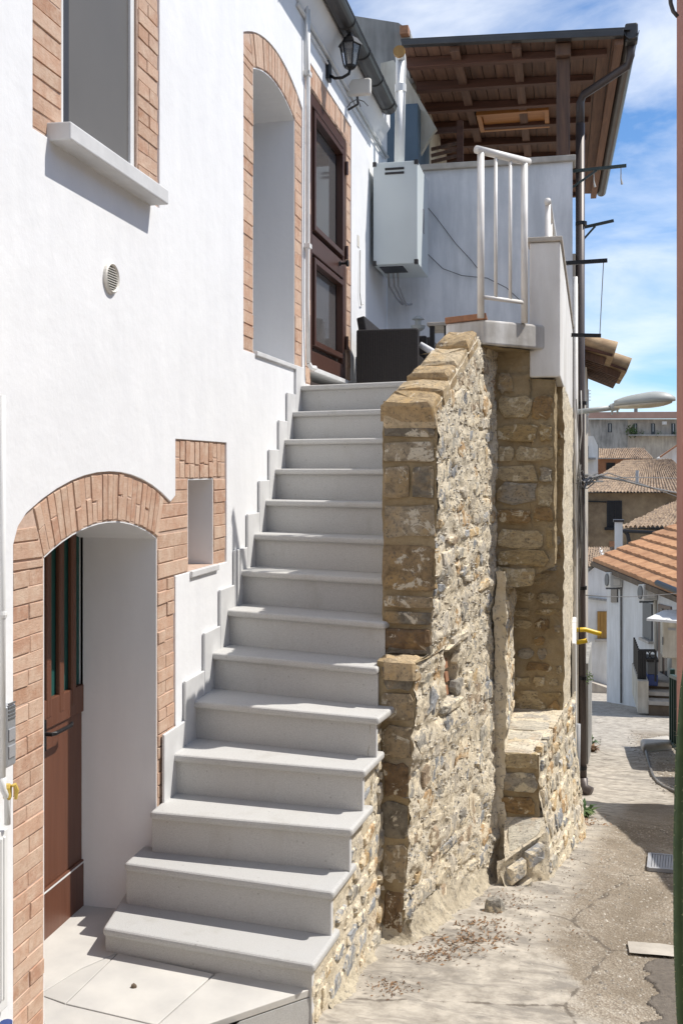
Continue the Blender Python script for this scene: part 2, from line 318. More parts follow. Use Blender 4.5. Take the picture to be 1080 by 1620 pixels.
# ------------------------------------------------------------------ mesh builder
WL = {}
class MB:
    def __init__(s): s.v = []; s.f = []
    def add(s, vs, fs):
        o = len(s.v); s.v += [Vector(p) for p in vs]; s.f += [tuple(i + o for i in f) for f in fs]; return s
    def box(s, x0, x1, y0, y1, z0, z1):
        return s.hexa([(x0, y0, z0), (x1, y0, z0), (x1, y1, z0), (x0, y1, z0), (x0, y0, z1), (x1, y0, z1), (x1, y1, z1), (x0, y1, z1)])
    def hexa(s, p): return s.add(p, [(3, 2, 1, 0), (4, 5, 6, 7), (0, 1, 5, 4), (1, 2, 6, 5), (2, 3, 7, 6), (3, 0, 4, 7)])
    def prism(s, poly, vec):
        n = len(poly); vec = Vector(vec); a = [Vector(p) for p in poly]; b = [p + vec for p in a]
        return s.add(a + b, [tuple(range(n - 1, -1, -1)), tuple(range(n, 2 * n))] + [(i, (i + 1) % n, n + (i + 1) % n, n + i) for i in range(n)])
    def tube(s, pts, r, n=8, caps=True):
        pts = [Vector(p) for p in pts]; rr = r if isinstance(r, (list, tuple)) else [r] * len(pts)
        ring = []; up = None
        for i, p in enumerate(pts):
            d = (pts[min(i + 1, len(pts) - 1)] - pts[max(i - 1, 0)]).normalized()
            if up is None: up = d.orthogonal().normalized()
            up = (up - d * up.dot(d)).normalized(); w = d.cross(up)
            ring.append([p + (up * math.cos(2 * math.pi * k / n) + w * math.sin(2 * math.pi * k / n)) * rr[i] for k in range(n)])
        vs = [q for a in ring for q in a]; fs = []
        for i in range(len(pts) - 1):
            for k in range(n):
                fs.append((i * n + k, i * n + (k + 1) % n, (i + 1) * n + (k + 1) % n, (i + 1) * n + k))
        if caps: fs += [tuple(range(n - 1, -1, -1)), tuple(range(len(vs) - n, len(vs)))]
        return s.add(vs, fs)
    def beam(s, a, b, w, h):
        a, b = Vector(a), Vector(b); d = (b - a).normalized(); side = d.cross(UP)
        if side.length < .01: side = Vector((1, 0, 0))
        side.normalize(); u = side.cross(d).normalized(); p = []
        for q in (a, b): p += [q - side * w / 2 - u * h / 2, q + side * w / 2 - u * h / 2, q + side * w / 2 + u * h / 2, q - side * w / 2 + u * h / 2]
        return s.add(p, [(3, 2, 1, 0), (4, 5, 6, 7), (0, 1, 5, 4), (1, 2, 6, 5), (2, 3, 7, 6), (3, 0, 4, 7)])
    def lathe(s, c, prof, n=16, axis='z'):
        c = Vector(c); vs = []; fs = []
        for (r, h) in prof:
            for k in range(n):
                a = 2 * math.pi * k / n; q = (r * math.cos(a), r * math.sin(a), h)
                if axis == 'x': q = (h, r * math.cos(a), r * math.sin(a))
                if axis == 'y': q = (r * math.cos(a), h, r * math.sin(a))
                vs.append(c + Vector(q))
        m = len(prof)
        for i in range(m - 1):
            for k in range(n): fs.append((i * n + k, i * n + (k + 1) % n, (i + 1) * n + (k + 1) % n, (i + 1) * n + k))
        fs += [tuple(range(n - 1, -1, -1)), tuple(range((m - 1) * n, m * n))]
        return s.add(vs, fs)
    def build(s, name, mat, parent=None, smooth=False, bevel=0, seg=2, kind=None, label=None, fix=True):
        me = bpy.data.meshes.new(name)
        lo = Vector([min(p[i] for p in s.v) for i in range(3)]); hi = Vector([max(p[i] for p in s.v) for i in range(3)])
        o = (lo + hi) / 2
        me.from_pydata([tuple(p - o) for p in s.v], [], s.f)
        if fix:
            bm = bmesh.new(); bm.from_mesh(me); bmesh.ops.recalc_face_normals(bm, faces=bm.faces); bm.to_mesh(me); bm.free()
        me.materials.append(M[mat] if isinstance(mat, str) else mat)
        if smooth: me.polygons.foreach_set('use_smooth', [True] * len(me.polygons))
        ob = bpy.data.objects.new(name, me); COL.objects.link(ob); put(ob, o, parent)
        if bevel:
            b = ob.modifiers.new('bevel', 'BEVEL'); b.width = bevel; b.segments = seg; b.limit_method = 'ANGLE'; b.angle_limit = R(40)
        if kind: ob['kind'] = kind
        if label: ob['label'] = label
        return ob
def put(ob, loc, parent):
    WL[ob.name] = Vector(loc)
    if parent is not None: ob.parent = parent; ob.location = Vector(loc) - WL[parent.name]
    else: ob.location = loc
def tag(o, label, cat, group=None):
    o['label'] = label; o['category'] = cat
    if group: o['group'] = group
    return o
def thing(name, loc, label, cat, group=None):
    o = bpy.data.objects.new(name, None); COL.objects.link(o); o.empty_display_size = .1; put(o, loc, None); return tag(o, label, cat, group)
def flat_holes(outer, holes, thick, tomap):
    """slab with holes: outer/holes are (u,v) loops, tomap(u,v,w) -> world, w in 0..-thick"""
    cu = bpy.data.curves.new('tmp', 'CURVE'); cu.dimensions = '2D'; cu.fill_mode = 'BOTH'; cu.extrude = thick / 2
    for lp in [outer] + holes:
        sp = cu.splines.new('POLY'); sp.points.add(len(lp) - 1)
        for i, (u, v) in enumerate(lp): sp.points[i].co = (u, v, 0, 1)
        sp.use_cyclic_u = True
    ob = bpy.data.objects.new('tmp', cu); COL.objects.link(ob)
    dg = bpy.context.evaluated_depsgraph_get(); me = ob.evaluated_get(dg).to_mesh()
    mb = MB(); mb.v = [Vector(tomap(p.co.x, p.co.y, p.co.z - thick / 2)) for p in me.vertices]; mb.f = [tuple(p.vertices) for p in me.polygons]
    ob.evaluated_get(dg).to_mesh_clear(); bpy.data.objects.remove(ob); bpy.data.curves.remove(cu)
    # merge doubles
    bm = bmesh.new(); me2 = bpy.data.meshes.new('t'); me2.from_pydata([tuple(p) for p in mb.v], [], mb.f); bm.from_mesh(me2)
    bmesh.ops.remove_doubles(bm, verts=bm.verts, dist=1e-5); bm.to_mesh(me2); bm.free()
    mb.v = [v.co.copy() for v in me2.vertices]; mb.f = [tuple(p.vertices) for p in me2.polygons]; bpy.data.meshes.remove(me2)
    return mb
def nv(p, f): return noise.noise_vector(Vector(p) * f)
def dispv(p, a):
    p = Vector(p); return p + (nv(p, 6) * a * .9 + nv(p, 18) * a * .7 + nv(p, 50) * a * .35)
def patch(mb, fn, nu, nv_, a):
    """displaced surface patch fn(s,t), s,t in 0..1"""
    vs = [dispv(fn(i / nu, j / nv_), a) for j in range(nv_ + 1) for i in range(nu + 1)]
    mb.add(vs, [(j * (nu + 1) + i, j * (nu + 1) + i + 1, (j + 1) * (nu + 1) + i + 1, (j + 1) * (nu + 1) + i) for j in range(nv_) for i in range(nu)])
def stone(fn, loop, d, base=-.03, jag=.25):
    """one stone: loop of (u,v) on the face fn(u,v,depth)"""
    n = len(loop); cu = sum(p[0] for p in loop) / n; cv = sum(p[1] for p in loop) / n; mb = MB(); vs = []
    for (u, v) in loop: vs.append(fn(u, v, base))
    for (u, v) in loop: vs.append(fn(u + (cu - u) * .05, v + (cv - v) * .05, d * random.uniform(.45, .8)))
    for (u, v) in loop:
        k = random.uniform(.2, .2 + jag); vs.append(fn(u + (cu - u) * k, v + (cv - v) * k, d * random.uniform(.8, 1.15)))
    vs.append(fn(cu, cv, d * random.uniform(.85, 1.2))); fs = []
    for r in (0, 1):
        for i in range(n): j = (i + 1) % n; fs.append((r * n + i, r * n + j, (r + 1) * n + j, (r + 1) * n + i))
    for i in range(n): fs.append((2 * n + i, 2 * n + (i + 1) % n, 3 * n))
    mb.add(vs, fs); return mb
def qloop(u0, u1, v0, v1, jit=.12, cut=.18, tilt=0):
    """roughly rectangular loop with 12 points, chipped corners"""
    a, b = u1 - u0, v1 - v0; m = min(a, b); out = []
    c = [random.uniform(.3, 1) * cut * m for _ in range(4)]
    P_ = [(u0 + c[0], v0), (u0 + a * random.uniform(.4, .6), v0), (u1 - c[1], v0), (u1, v0 + c[1]), (u1, v0 + b * random.uniform(.4, .6)), (u1, v1 - c[2]), (u1 - c[2], v1), (u0 + a * random.uniform(.4, .6), v1), (u0 + c[3], v1), (u0, v1 - c[3]), (u0, v0 + b * random.uniform(.4, .6)), (u0, v0 + c[0])]
    j = jit * m * .5; cu = (u0 + u1) / 2
    return [(u + random.uniform(-j, j), v + random.uniform(-j, j) + tilt * (u - cu)) for u, v in P_]
def rloop(u0, u1, v0, v1, jit=.12, sq=2.6, n=8):
    cu, cv, a, b = (u0 + u1) / 2, (v0 + v1) / 2, (u1 - u0) / 2, (v1 - v0) / 2; out = []
    ph = random.uniform(0, .8)
    for k in range(n):
        t = 2 * math.pi * (k + .5) / n + random.uniform(-.15, .15); ct, st = math.cos(t), math.sin(t)
        r = (abs(ct) ** sq + abs(st) ** sq) ** (-1 / sq) * random.uniform(1 - jit, 1 + jit * .4)
        out.append((cu + a * r * ct, cv + b * r * st))
    return out
def courses(u0, u1, v0, v1, hh, ww, gap, keep=lambda u, v: True, slope=0):
    v = v0; out = []
    while v < v1 - .02:
        h = random.uniform(*hh); u = u0 + random.uniform(-.08, 0)
        while u < u1 - .02:
            w = random.uniform(*ww); a, b = max(u, u0), min(u + w, u1)
            if b - a > .03:
                dv = random.uniform(-.012, .012) + slope * ((a + b) / 2 - u0); hv = h * random.uniform(.8, 1.05)
                if keep((a + b) / 2, v + dv + hv / 2): out.append((a + gap / 2, b - gap / 2, v + dv + gap / 2, v + dv + hv - gap / 2))
            u += w
        v += h
    return out

# ================================================================== GROUND
def grid(xs, ys, zf, name, mat, kind='structure'):
    mb = MB(); nx = len(xs)
    mb.add([(x, y, zf(x, y)) for y in ys for x in xs], [(j * nx + i, j * nx + i + 1, (j + 1) * nx + i + 1, (j + 1) * nx + i) for j in range(len(ys) - 1) for i in range(nx - 1)])
    o = mb.build(name, mat, smooth=True, fix=False); o['kind'] = kind; return o
def lin(a, b, st): n = max(1, round((b - a) / st)); return [a + (b - a) * i / n for i in range(n)]
def gzn(x, y):
    z = gz(x, y)
    if 2 < y < 16 and -2 < x < 3: z += .022 * noise.noise(Vector((x * 1.7, y * 1.7, 0))) + .009 * noise.noise(Vector((x * 7, y * 7, 3))) + .004 * noise.noise(Vector((x * 25, y * 25, 5)))
    return z
xs = [-400, -120, -50, -20, -8, -4, -2.2] + lin(-1.2, 1.6, .035) + [1.6, 1.9, 2.4, 3, 4, 6, 9, 14, 22, 40, 80, 160, 500]
ys = [-60, -30, -12, -6, -3, -1, 1, 2.2, 3] + lin(3.3, 8.5, .035) + lin(8.5, 14, .12) + lin(14, 34, .7) + [34, 38, 45, 55, 70, 95, 150, 300, 600, 1500]
grid(xs, ys, gzn, 'street', 'ground')
# asphalt repair patch on the right, its pale concrete edge strip
a0 = ong(992, 1512)
px_ = lin(a0.x - .05, a0.x + .35, .01) + lin(a0.x + .35, a0.x + 1.2, .06); py_ = lin(a0.y - 1.6, a0.y, .015) + [a0.y]
grid(px_, py_, lambda x, y: gzn(x, y) + .006 + .012 * noise.noise(Vector((x * 3, y * 3, 9))) - (.03 if x < a0.x + .07 + .10 * noise.noise(Vector((1, y * 5, 4))) + .05 * noise.noise(Vector((1, y * 17, 8))) else 0), 'asphalt_patch', 'asphalt')
s0 = ong(995, 1510); s1 = ong(995, 1491)
grid(lin(s0.x, s0.x + .5, .05), lin(s0.y + .01, s1.y, .05) + [s1.y], lambda x, y: gzn(x, y) + .014, 'concrete_strip', 'concrete_pale')

# ================================================================== WHITE HOUSE
X0 = -1.8
house = thing('white_house', (-1.8, 5, -.4), 'tall white plastered house on the left with brick framed openings', 'house')
def wm(u, v, w): return (X0 + w, u, v)
# --- opening outlines in wall coordinates (y, z)
def arc(u0, u1, zs, rise, n=14):
    h = (u1 - u0) / 2; r = (h * h + rise * rise) / (2 * rise); cx = (u0 + u1) / 2; cz = zs + rise - r
    a = math.asin(h / r); return [(cx + r * math.sin(-a + 2 * a * k / n), cz + r * math.cos(-a + 2 * a * k / n)) for k in range(n + 1)], (cx, cz, r, a)
D_L, D_R = 3.255, 4.262; D_OL, D_OR = 3.04, 4.455
d_in, dA = arc(D_L, D_R, 1.455, .10)
door_in = [(D_L, -.6)] + d_in + [(D_R, -.6)]
cx, cz, r, a = dA; ro = r + .2
def oz(u, c=(cx, cz, ro)): return c[1] + math.sqrt(c[2] ** 2 - (u - c[0]) ** 2)
n_l, n_r, n_b, n_t = 4.46, 5.185, 1.262, 1.905
i_l, i_r, i_b, i_t = 4.64, 4.998, 1.268, 1.716
outD = [(D_OL, -.6), (D_OL, oz(D_OL) - .06), (D_OL + .03, oz(D_OL + .03) - .015)] + [(D_OL + .08 + (4.40 - D_OL - .08) * k / 12, oz(D_OL + .08 + (4.40 - D_OL - .08) * k / 12)) for k in range(13)] + [(n_l, 1.64), (n_l, n_t), (n_r, n_t), (n_r, n_b), (D_OR + .005, n_b), (D_OR + .005, -.6)]
niche_in = [(i_l, i_b), (i_l, i_t), (i_r, i_t), (i_r, i_b)]
w1_out = [(3.165, 2.94), (3.165, 4.75), (4.27, 4.75), (4.27, 2.94)]; w1_in = [(3.385, 2.94), (3.385, 4.55), (4.045, 4.55), (4.045, 2.94)]
w2i, w2A = arc(5.68, 6.60, 4.12, .085); w2_in = [(5.68, 2.455)] + w2i + [(6.60, 2.455)]
_c = w2A; w2_out = [(5.475, 2.44)] + [(u, _c[1] + math.sqrt((_c[2] + .195) ** 2 - (u - _c[0]) ** 2)) for u in [5.475 + 1.30 * k / 16 for k in range(17)]] + [(6.775, 2.44)]
d3_out = [(6.85, 2.36), (6.85, 4.66), (8.38, 4.66), (8.38, 2.36)]; d3_in = [(7.02, 2.36), (7.02, 4.49), (8.22, 4.49), (8.22, 2.36)]
wall = flat_holes([(-3, -.8), (-3, 5.6), (10.1, 5.6), (10.1, -.8)], [outD, w1_out, w2_out, d3_out], .5, wm)
wall.build('wall', 'white', house, bevel=.012, seg=2)
REC = .010
def wr(u, v, w): return (X0 - REC + w, u, v)
mo = flat_holes(outD, [door_in[:], niche_in], .48, wr); mo.build('brick_surround_mortar', 'brick_mortar', house)
for o_, i_ in ((w1_out, w1_in), (w2_out, w2_in), (d3_out, d3_in)):
    flat_holes(o_, [i_], .48, wr).build('brick_surround_mortar', 'brick_mortar', house)
# white plastered linings of the reveals
def lining(loop, th=.006, depth=.5, close=False):
    mb = MB(); n = len(loop)
    cu = sum(p[0] for p in loop) / n; cv = sum(p[1] for p in loop) / n
    for k in range(n if close else n - 1):
        (u0, v0), (u1, v1) = loop[k], loop[(k + 1) % n]
        du, dv = u1 - u0, v1 - v0; l = math.hypot(du, dv); nx_, ny_ = dv / l, -du / l
        if nx_ * (cu - (u0 + u1) / 2) + ny_ * (cv - (v0 + v1) / 2) < 0: nx_, ny_ = -nx_, -ny_
        a = [(u0, v0), (u1, v1), (u1 + nx_ * th, v1 + ny_ * th), (u0 + nx_ * th, v0 + ny_ * th)]
        mb.prism([(X0 - REC - .001, u, v) for u, v in a], (-depth, 0, 0))
    mb.build('reveal', 'white', house)
lining(door_in, .006, .46); lining(niche_in[1:3] + [niche_in[3]], .006); lining([niche_in[0], niche_in[1]], .006); lining(w2_in, .006, .49)
def brick(poly, d=.0045):
    cu = sum(p[0] for p in poly) / len(poly); cv = sum(p[1] for p in poly) / len(poly); k = .05; d += random.uniform(-.003, .003)
    j = [(u + random.uniform(-.0025, .0025), v + random.uniform(-.0025, .0025)) for u, v in poly]
    vs = [(X0 - REC - .02, u, v) for u, v in j] + [(X0 - REC + d - .003, u, v) for u, v in j] + [(X0 - REC + d, u + (cu - u) * k, v + (cv - v) * k) for u, v in j]
    MB().add(vs, [(0, 1, 5, 4), (1, 2, 6, 5), (2, 3, 7, 6), (3, 0, 4, 7), (4, 5, 9, 8), (5, 6, 10, 9), (6, 7, 11, 10), (7, 4, 8, 11), (8, 9, 10, 11)]).build('brick', 'brick', house)
def jamb(u0, u1, z0, z1, h=.058, g=.005, topcut=None, split=True):
    z = z0; k = random.randint(0, 1)
    while z < z1 - .015:
        hh = h * random.uniform(.92, 1.08); zt = min(z + hh, z1)
        us = [u0, u1]
        if split and k % 2 == 0: us = [u0, u0 + (u1 - u0) * random.uniform(.42, .58), u1]
        for q in range(len(us) - 1):
            a_, b_ = us[q] + g / 2, us[q + 1] - g / 2
            zl = zr = zt - g / 2
            if topcut: zl = min(zl, topcut(a_)); zr = min(zr, topcut(b_))
            if max(zl, zr) > z + g: brick([(a_, z + g / 2), (b_, z + g / 2), (b_, max(zr, z + g)), (a_, max(zl, z + g))])
        z = zt; k += 1
def arch(A, th, n, ext=0, z_split=.35):
    cx_, cz_, r_, a_ = A; a2 = a_ + ext
    for k in range(n):
        t0 = -a2 + 2 * a2 * k / n; t1 = -a2 + 2 * a2 * (k + 1) / n; g = .0025 / r_
        rs = [r_ + .003, r_ + th]
        if random.random() < z_split: rs = [r_ + .003, r_ + th * random.choice((.45, .55)), r_ + th]
        for q in range(len(rs) - 1):
            ra, rb = rs[q], rs[q + 1] - .005
            P_ = lambda rr, t: (cx_ + rr * math.sin(t), cz_ + rr * math.cos(t))
            brick([P_(ra, t0 + g), P_(ra, t1 - g), P_(rb, t1 - g), P_(rb, t0 + g)])
def corner(uo, ui, A, zs, th, side, h=.062):
    cx_, cz_, r_, a_ = A; z = zs + .004; tp_ = lambda u: cz_ + math.sqrt(max(0, (r_ + th) ** 2 - (u - cx_) ** 2)) - .004
    lim = lambda zz: ui + side * max(0, zz - zs) * math.tan(a_) + side * .006
    while z < tp_(uo) - .012:
        zt = min(z + h, tp_(uo)); zi = min(zt, tp_(lim(zt)))
        brick([(uo, z), (lim(z), z), (lim(zi), zi - .005), (uo, zt - .005)]); z = zt
def skew(u, side):  # line from inner springing outwards along the radius
    uu = D_L if side < 0 else D_R; t = a; return 1.455 + (abs(u - uu)) / math.tan(a) if abs(u - uu) > 1e-4 else 1.455
jamb(D_OL + .004, D_L - .004, -.42, 1.452, .058)
corner(D_OL + .006, D_L, dA, 1.455, .195, -1); 
z_ = 1.478
while z_ < 1.70:
    zt_ = min(z_ + .062, 1.716)
    def lm_(zz): return D_R + (zz - 1.455) * math.tan(a) + .008 if zz < 1.63 else cx + math.sqrt(max(0, (ro + .002) ** 2 - (zz - cz) ** 2)) + .004
    brick([(lm_(z_), z_ + .003), (i_l - .006, z_ + .003), (i_l - .006, zt_ - .003), (lm_(zt_), zt_ - .003)]); z_ = zt_

jamb(D_R + .004, D_OR, .22, 1.262, .058)
jamb(D_R + .004, i_l - .004, 1.268, 1.47, .064)
arch(dA, .195, 24)
jamb(i_r + .004, n_r - .004, 1.268, 1.715, .062, split=False)
for k in range(11):
    u0 = n_l + .005 + (n_r - n_l - .01) * k / 11; u1 = n_l + .005 + (n_r - n_l - .01) * (k + 1) / 11
    zm = 1.80 + random.uniform(-.02, .02)
    brick([(u0 + .003, 1.722), (u1 - .003, 1.722), (u1 - .003, zm - .003), (u0 + .003, zm - .003)]); brick([(u0 + .003, zm + .003), (u1 - .003, zm + .003), (u1 - .003, 1.899), (u0 + .003, 1.899)])
jamb(3.17, 3.38, 2.95, 3.62, .06, split=False); jamb(4.052, 4.265, 2.95, 3.9, .06, split=True)
jamb(5.48, 5.675, 2.45, 4.12, .075, split=False); jamb(6.605, 6.77, 2.45, 4.12, .085, split=False)
arch(w2A, .192, 17, 0, 0)
corner(5.48, 5.68, w2A, 4.12, .192, -1); corner(6.77, 6.60, w2A, 4.12, .192, 1)
jamb(6.855, 7.015, 2.37, 4.49, .12, split=False); jamb(8.225, 8.375, 2.37, 4.49, .12, split=False)
for k in range(16):
    u0 = 6.855 + 1.52 * k / 16; brick([(u0 + .003, 4.496), (u0 + .092, 4.496), (u0 + .092, 4.655), (u0 + .003, 4.655)])
# sills
ms = MB(); ms.hexa([(-1.9, 3.275, 2.93), (-1.715, 3.275, 2.93), (-1.715, 4.17, 2.925), (-1.9, 4.17, 2.925), (-1.9, 3.275, 3.0), (-1.715, 3.275, 2.995), (-1.715, 4.17, 2.99), (-1.9, 4.17, 2.995)])
ms.build('window_sill', 'skirt', house, bevel=.006)
MB().box(-2.3, -1.785, 4.642, 5.03, 1.235, 1.266).build('window_sill', 'skirt', house, bevel=.004)
MB().box(-2.3, -1.785, 5.69, 6.63, 2.43, 2.458).build('window_sill', 'skirt', house, bevel=.004)
# window 1 (blind behind glass) white frame
w = MB()
for (u0, u1, z0, z1) in ((3.387, 3.42, 2.95, 4.55), (4.005, 4.043, 2.95, 4.55), (3.387, 4.043, 4.5, 4.55)): w.box(-1.90, -1.82, u0, u1, z0, z1)
win1 = w.build('window', 'white_pvc', house, bevel=.004, label='upper left window with a grey blind')
MB().box(-1.845, -1.832, 3.4, 4.02, 2.95, 4.52).build('pane', 'blind', win1)
MB().box(-1.8315, -1.828, 3.42, 3.475, 2.95, 4.52).build('guide_rail', 'dark_metal', win1)
# window 2: deep reveal with dark glass at the back
w = MB().box(-2.30, -2.26, 5.686, 6.594, 2.46, 4.22); win2 = w.build('window', 'dark_glass', house)
w = MB()
for u0, u1 in ((5.69, 5.75), (6.1, 6.16), (6.53, 6.59)): w.box(-2.258, -2.21, u0, u1, 2.46, 4.18)
w.build('frame', 'white_pvc', win2)
MB().box(-2.30, -2.27, 4.644, 4.994, 1.27, 1.71).build('window', 'dark_glass', house)
# --- lower entrance door
dw = MB()
for (u0, u1, z0, z1) in ((3.20, 3.30, -.27, 1.6), (4.30, 4.42, -.27, 1.6), (3.30, 4.30, -.27, -.02), (3.30, 4.30, .655, .78)): dw.box(-2.20, -2.165, u0, u1, z0, z1)
dw.box(-2.205, -2.175, 3.3, 4.3, -.02, .655)
dr = dw.build('door', 'door_wood', house, bevel=.005, label='brown wooden entrance door with dark bars over green glass')
MB().box(-2.197, -2.187, 3.29, 4.31, .77, 1.6).build('pane', 'green_glass', dr)
for k in range(9):
    u = 3.36 + k * .112; b_ = MB().box(-2.1865, -2.163, u, u + .042, .70, 1.6); b_.build('bar', 'door_wood', dr, bevel=.006)
MB().box(-2.197, -2.163, 3.3, 4.3, -.035, -.028).build('groove', 'white_pvc', dr)
h0, h1 = onx(82, 1162, -2.12), onx(112, 1157, -2.12)
h2 = MB().box(-2.165, -2.155, h0.y - .022, h0.y + .022, h0.z - .075, h0.z + .055); h2.tube([(-2.157, h0.y, h0.z), (-2.118, h0.y, h0.z), (-2.112, h0.y + .02, h0.z), (-2.112, h1.y - .01, h0.z), (-2.12, h1.y + .01, h0.z + .004)], .009, 8)
h2.build('handle', 'iron', dr)
# --- upper glazed door
f3 = MB()
for (u0, u1, z0, z1) in ((7.025, 7.10, 2.49, 4.485), (8.13, 8.215, 2.49, 4.485), (7.10, 8.13, 4.40, 4.485), (7.10, 8.13, 2.49, 2.62), (7.10, 8.13, 3.33, 3.47)): f3.box(-1.90, -1.815, u0, u1, z0, z1)
d3 = f3.build('door', 'door_dark', house, bevel=.006, label='dark brown glazed upper door')
MB().box(-1.87, -1.86, 7.09, 8.14, 2.6, 4.42).build('pane', 'door_glass', d3)
fr = MB()
for z0, z1 in ((2.66, 3.30), (3.50, 4.37)):
    for (u0, u1, a0_, a1_) in ((7.13, 7.17, z0, z1), (8.06, 8.10, z0, z1), (7.17, 8.06, z0, z0 + .04), (7.17, 8.06, z1 - .04, z1)): fr.box(-1.858, -1.80, u0, u1, a0_, a1_)
fr.build('glazing_bead', 'door_dark', d3, bevel=.004)
MB().lathe((-1.81, 7.97, 3.42), [(.02, 0), (.02, .01), (.01, .015), (.01, .05), (.028, .06), (.028, .075)], 12, 'x').build('handle', 'iron', d3)
for z in (2.75, 3.5, 4.2): MB().tube([(-1.80, 8.2, z), (-1.80, 8.2, z + .11)], .014, 8).build('hinge', 'door_dark', d3)
MB().box(-2.0, -1.77, 7.0, 8.26, 2.455, 2.489).build('threshold', 'skirt', house, bevel=.004)
# --- cornice, gutter, roof
c = MB(); prof = [(-1.8, 4.93), (-1.785, 4.93), (-1.765, 4.96), (-1.735, 5.02), (-1.70, 5.07), (-1.70, 5.2), (-1.8, 5.2)]
c.prism([(x, -3, z) for x, z in prof], (0, 12.7, 0)); c.build('cornice', 'white', house, smooth=False)
g = MB(); n = 10
pr = [(-1.64 + .076 * math.cos(math.pi + math.pi * k / n), 5.13 + .068 * math.sin(math.pi + math.pi * k / n)) for k in range(n + 1)]
pr2 = [(-1.64 + .069 * math.cos(math.pi + math.pi * k / n), 5.13 + .061 * math.sin(math.pi + math.pi * k / n)) for k in range(n, -1, -1)]
g.prism([(x, -3, z) for x, z in pr + pr2], (0, 12.3, 0)); g.tube([(-1.567, -3, 5.135), (-1.567, 9.3, 5.135)], .010, 8)
gt = g.build('gutter', 'gutter', house)
for k in range(9):
    y = 4.5 + k * .58; b_ = MB().box(-1.70, -1.56, y, y + .03, 5.138, 5.146)
    b_.tube([(-1.635 + .074 * math.cos(math.pi + math.pi * q / 8), y + .015, 5.135 + .074 * math.sin(math.pi + math.pi * q / 8)) for q in range(9)], .008, 6); b_.build('gutter_bracket', 'gutter', gt)
MB().hexa([(-1.80, -3, 5.205), (-1.60, -3, 5.205), (-1.60, 9.4, 5.205), (-1.80, 9.4, 5.205), (-4.5, -3, 5.95), (-1.62, -3, 5.235), (-1.62, 9.4, 5.235), (-4.5, 9.4, 5.95)]).build('roof_edge', 'gutter', house)
# conduits
def conduit(pts, r=.014): return MB().tube(pts, r, 8).build('conduit', 'white_pvc', house, smooth=True)
y1 = 6.80
conduit([(-1.775, 6.83, 4.98), (-1.775, 6.83, 4.4), (-1.775, 6.81, 2.9), (-1.775, 6.84, 2.50)], .016)
conduit([(-1.772, 6.775, 5.0), (-1.772, 6.775, 4.5)], .012)
conduit([(-1.785, 6.6, 4.90), (-1.785, 10.05, 4.90)], .014); conduit([(-1.785, 6.9, 4.84), (-1.785, 8.3, 4.82), (-1.785, 9.9, 4.84)], .008)
for z in (4.5, 3.3): MB().box(-1.80, -1.755, 6.795, 6.86, z, z + .03).build('pipe_clip', 'white_pvc', house)
MB().tube([(-1.775, 6.84, 2.5), (-1.76, 6.86, 2.47), (-1.74, 6.9, 2.47)], .018, 8).build('elbow', 'white_pvc', house)
sb = MB().box(-1.81, -1.795, 8.62, 8.70, 3.70, 3.80); sb.build('switch_plate', 'vent', house)
MB().tube([(-1.79, 8.7, 3.68), (-1.785, 8.66, 3.3), (-1.785, 8.72, 3.2), (-1.785, 8.8, 3.22)], .005, 6).build('cable', 'cable_white', house)
# vent grille
vc = Vector((-1.8, 3.763, 2.532)); vent = thing('vent_grille', vc, 'round cream plastic vent grille on the blank white wall', 'vent')
MB().lathe(vc, [(.062, 0), (.062, .012), (.056, .017), (.05, .012), (.05, .003)], 28, 'x').build('rim', 'vent', vent, smooth=False)
MB().lathe(vc, [(.049, .003), (.049, .0045)], 28, 'x').build('backing', 'bin_grey', vent)
for k in range(9):
    z = -.04 + k * .01; hw = math.sqrt(.05 ** 2 - z * z)
    MB().hexa([(-1.795, vc.y - hw, vc.z + z), (-1.789, vc.y - hw, vc.z + z - .003), (-1.789, vc.y + hw, vc.z + z - .003), (-1.795, vc.y + hw, vc.z + z), (-1.795, vc.y - hw, vc.z + z + .003), (-1.789, vc.y - hw, vc.z + z), (-1.789, vc.y + hw, vc.z + z), (-1.795, vc.y + hw, vc.z + z + .003)]).build('slat', 'vent', vent)
# intercom, gas pipe and valve, meter cabinet, pipe stub at the far left
ic = thing('intercom_panel', (-1.8, 3.0, .87), 'silver door intercom panel beside the brick door frame', 'intercom')
MB().box(-1.8, -1.765, 2.94, 3.0, .80, 1.0).build('housing', 'silver', ic, bevel=.008, seg=3)
for k in range(5): MB().box(-1.766, -1.762, 2.95, 2.99, .955 + k * .012, .960 + k * .012).build('speaker_slot', 'bin_grey', ic)
for z in (.83, .885): MB().box(-1.766, -1.761, 2.95, 2.99, z, z + .04).build('call_button', 'grey_box', ic, bevel=.002)
gp = thing('gas_pipe', (-1.77, 2.985, .3), 'thin white gas pipe running up the wall edge at far left', 'pipe')
MB().tube([(-1.765, 2.918, .78), (-1.765, 2.918, 2.0)], .009, 10).build('riser_pipe', 'white_pvc', gp, smooth=True)
MB().tube([(-1.765, 2.918, .78), (-1.765, 2.92, .74), (-1.765, 2.935, .72), (-1.765, 2.945, .70), (-1.765, 2.945, .62)], .010, 10).build('elbow', 'white_pvc', gp, smooth=True)
MB().lathe((-1.765, 2.918, 1.29), [(.012, 0), (.014, .01), (.012, .02)], 12).build('collar', 'white_pvc', gp)
vl = MB().lathe((-1.765, 2.945, .70), [(.010, 0), (.014, .008), (.014, .04), (.010, .05)], 10); vl.tube([(-1.75, 2.945, .745), (-1.743, 2.952, .748), (-1.74, 2.958, .73), (-1.742, 2.956, .70)], [.005, .007, .008, .005], 8)
vl.build('valve_handle', 'yellow_valve', gp)
mc = thing('meter_cabinet', (-1.8, 2.95, .2), 'white metal meter cabinet door low on the wall at far left', 'cabinet')
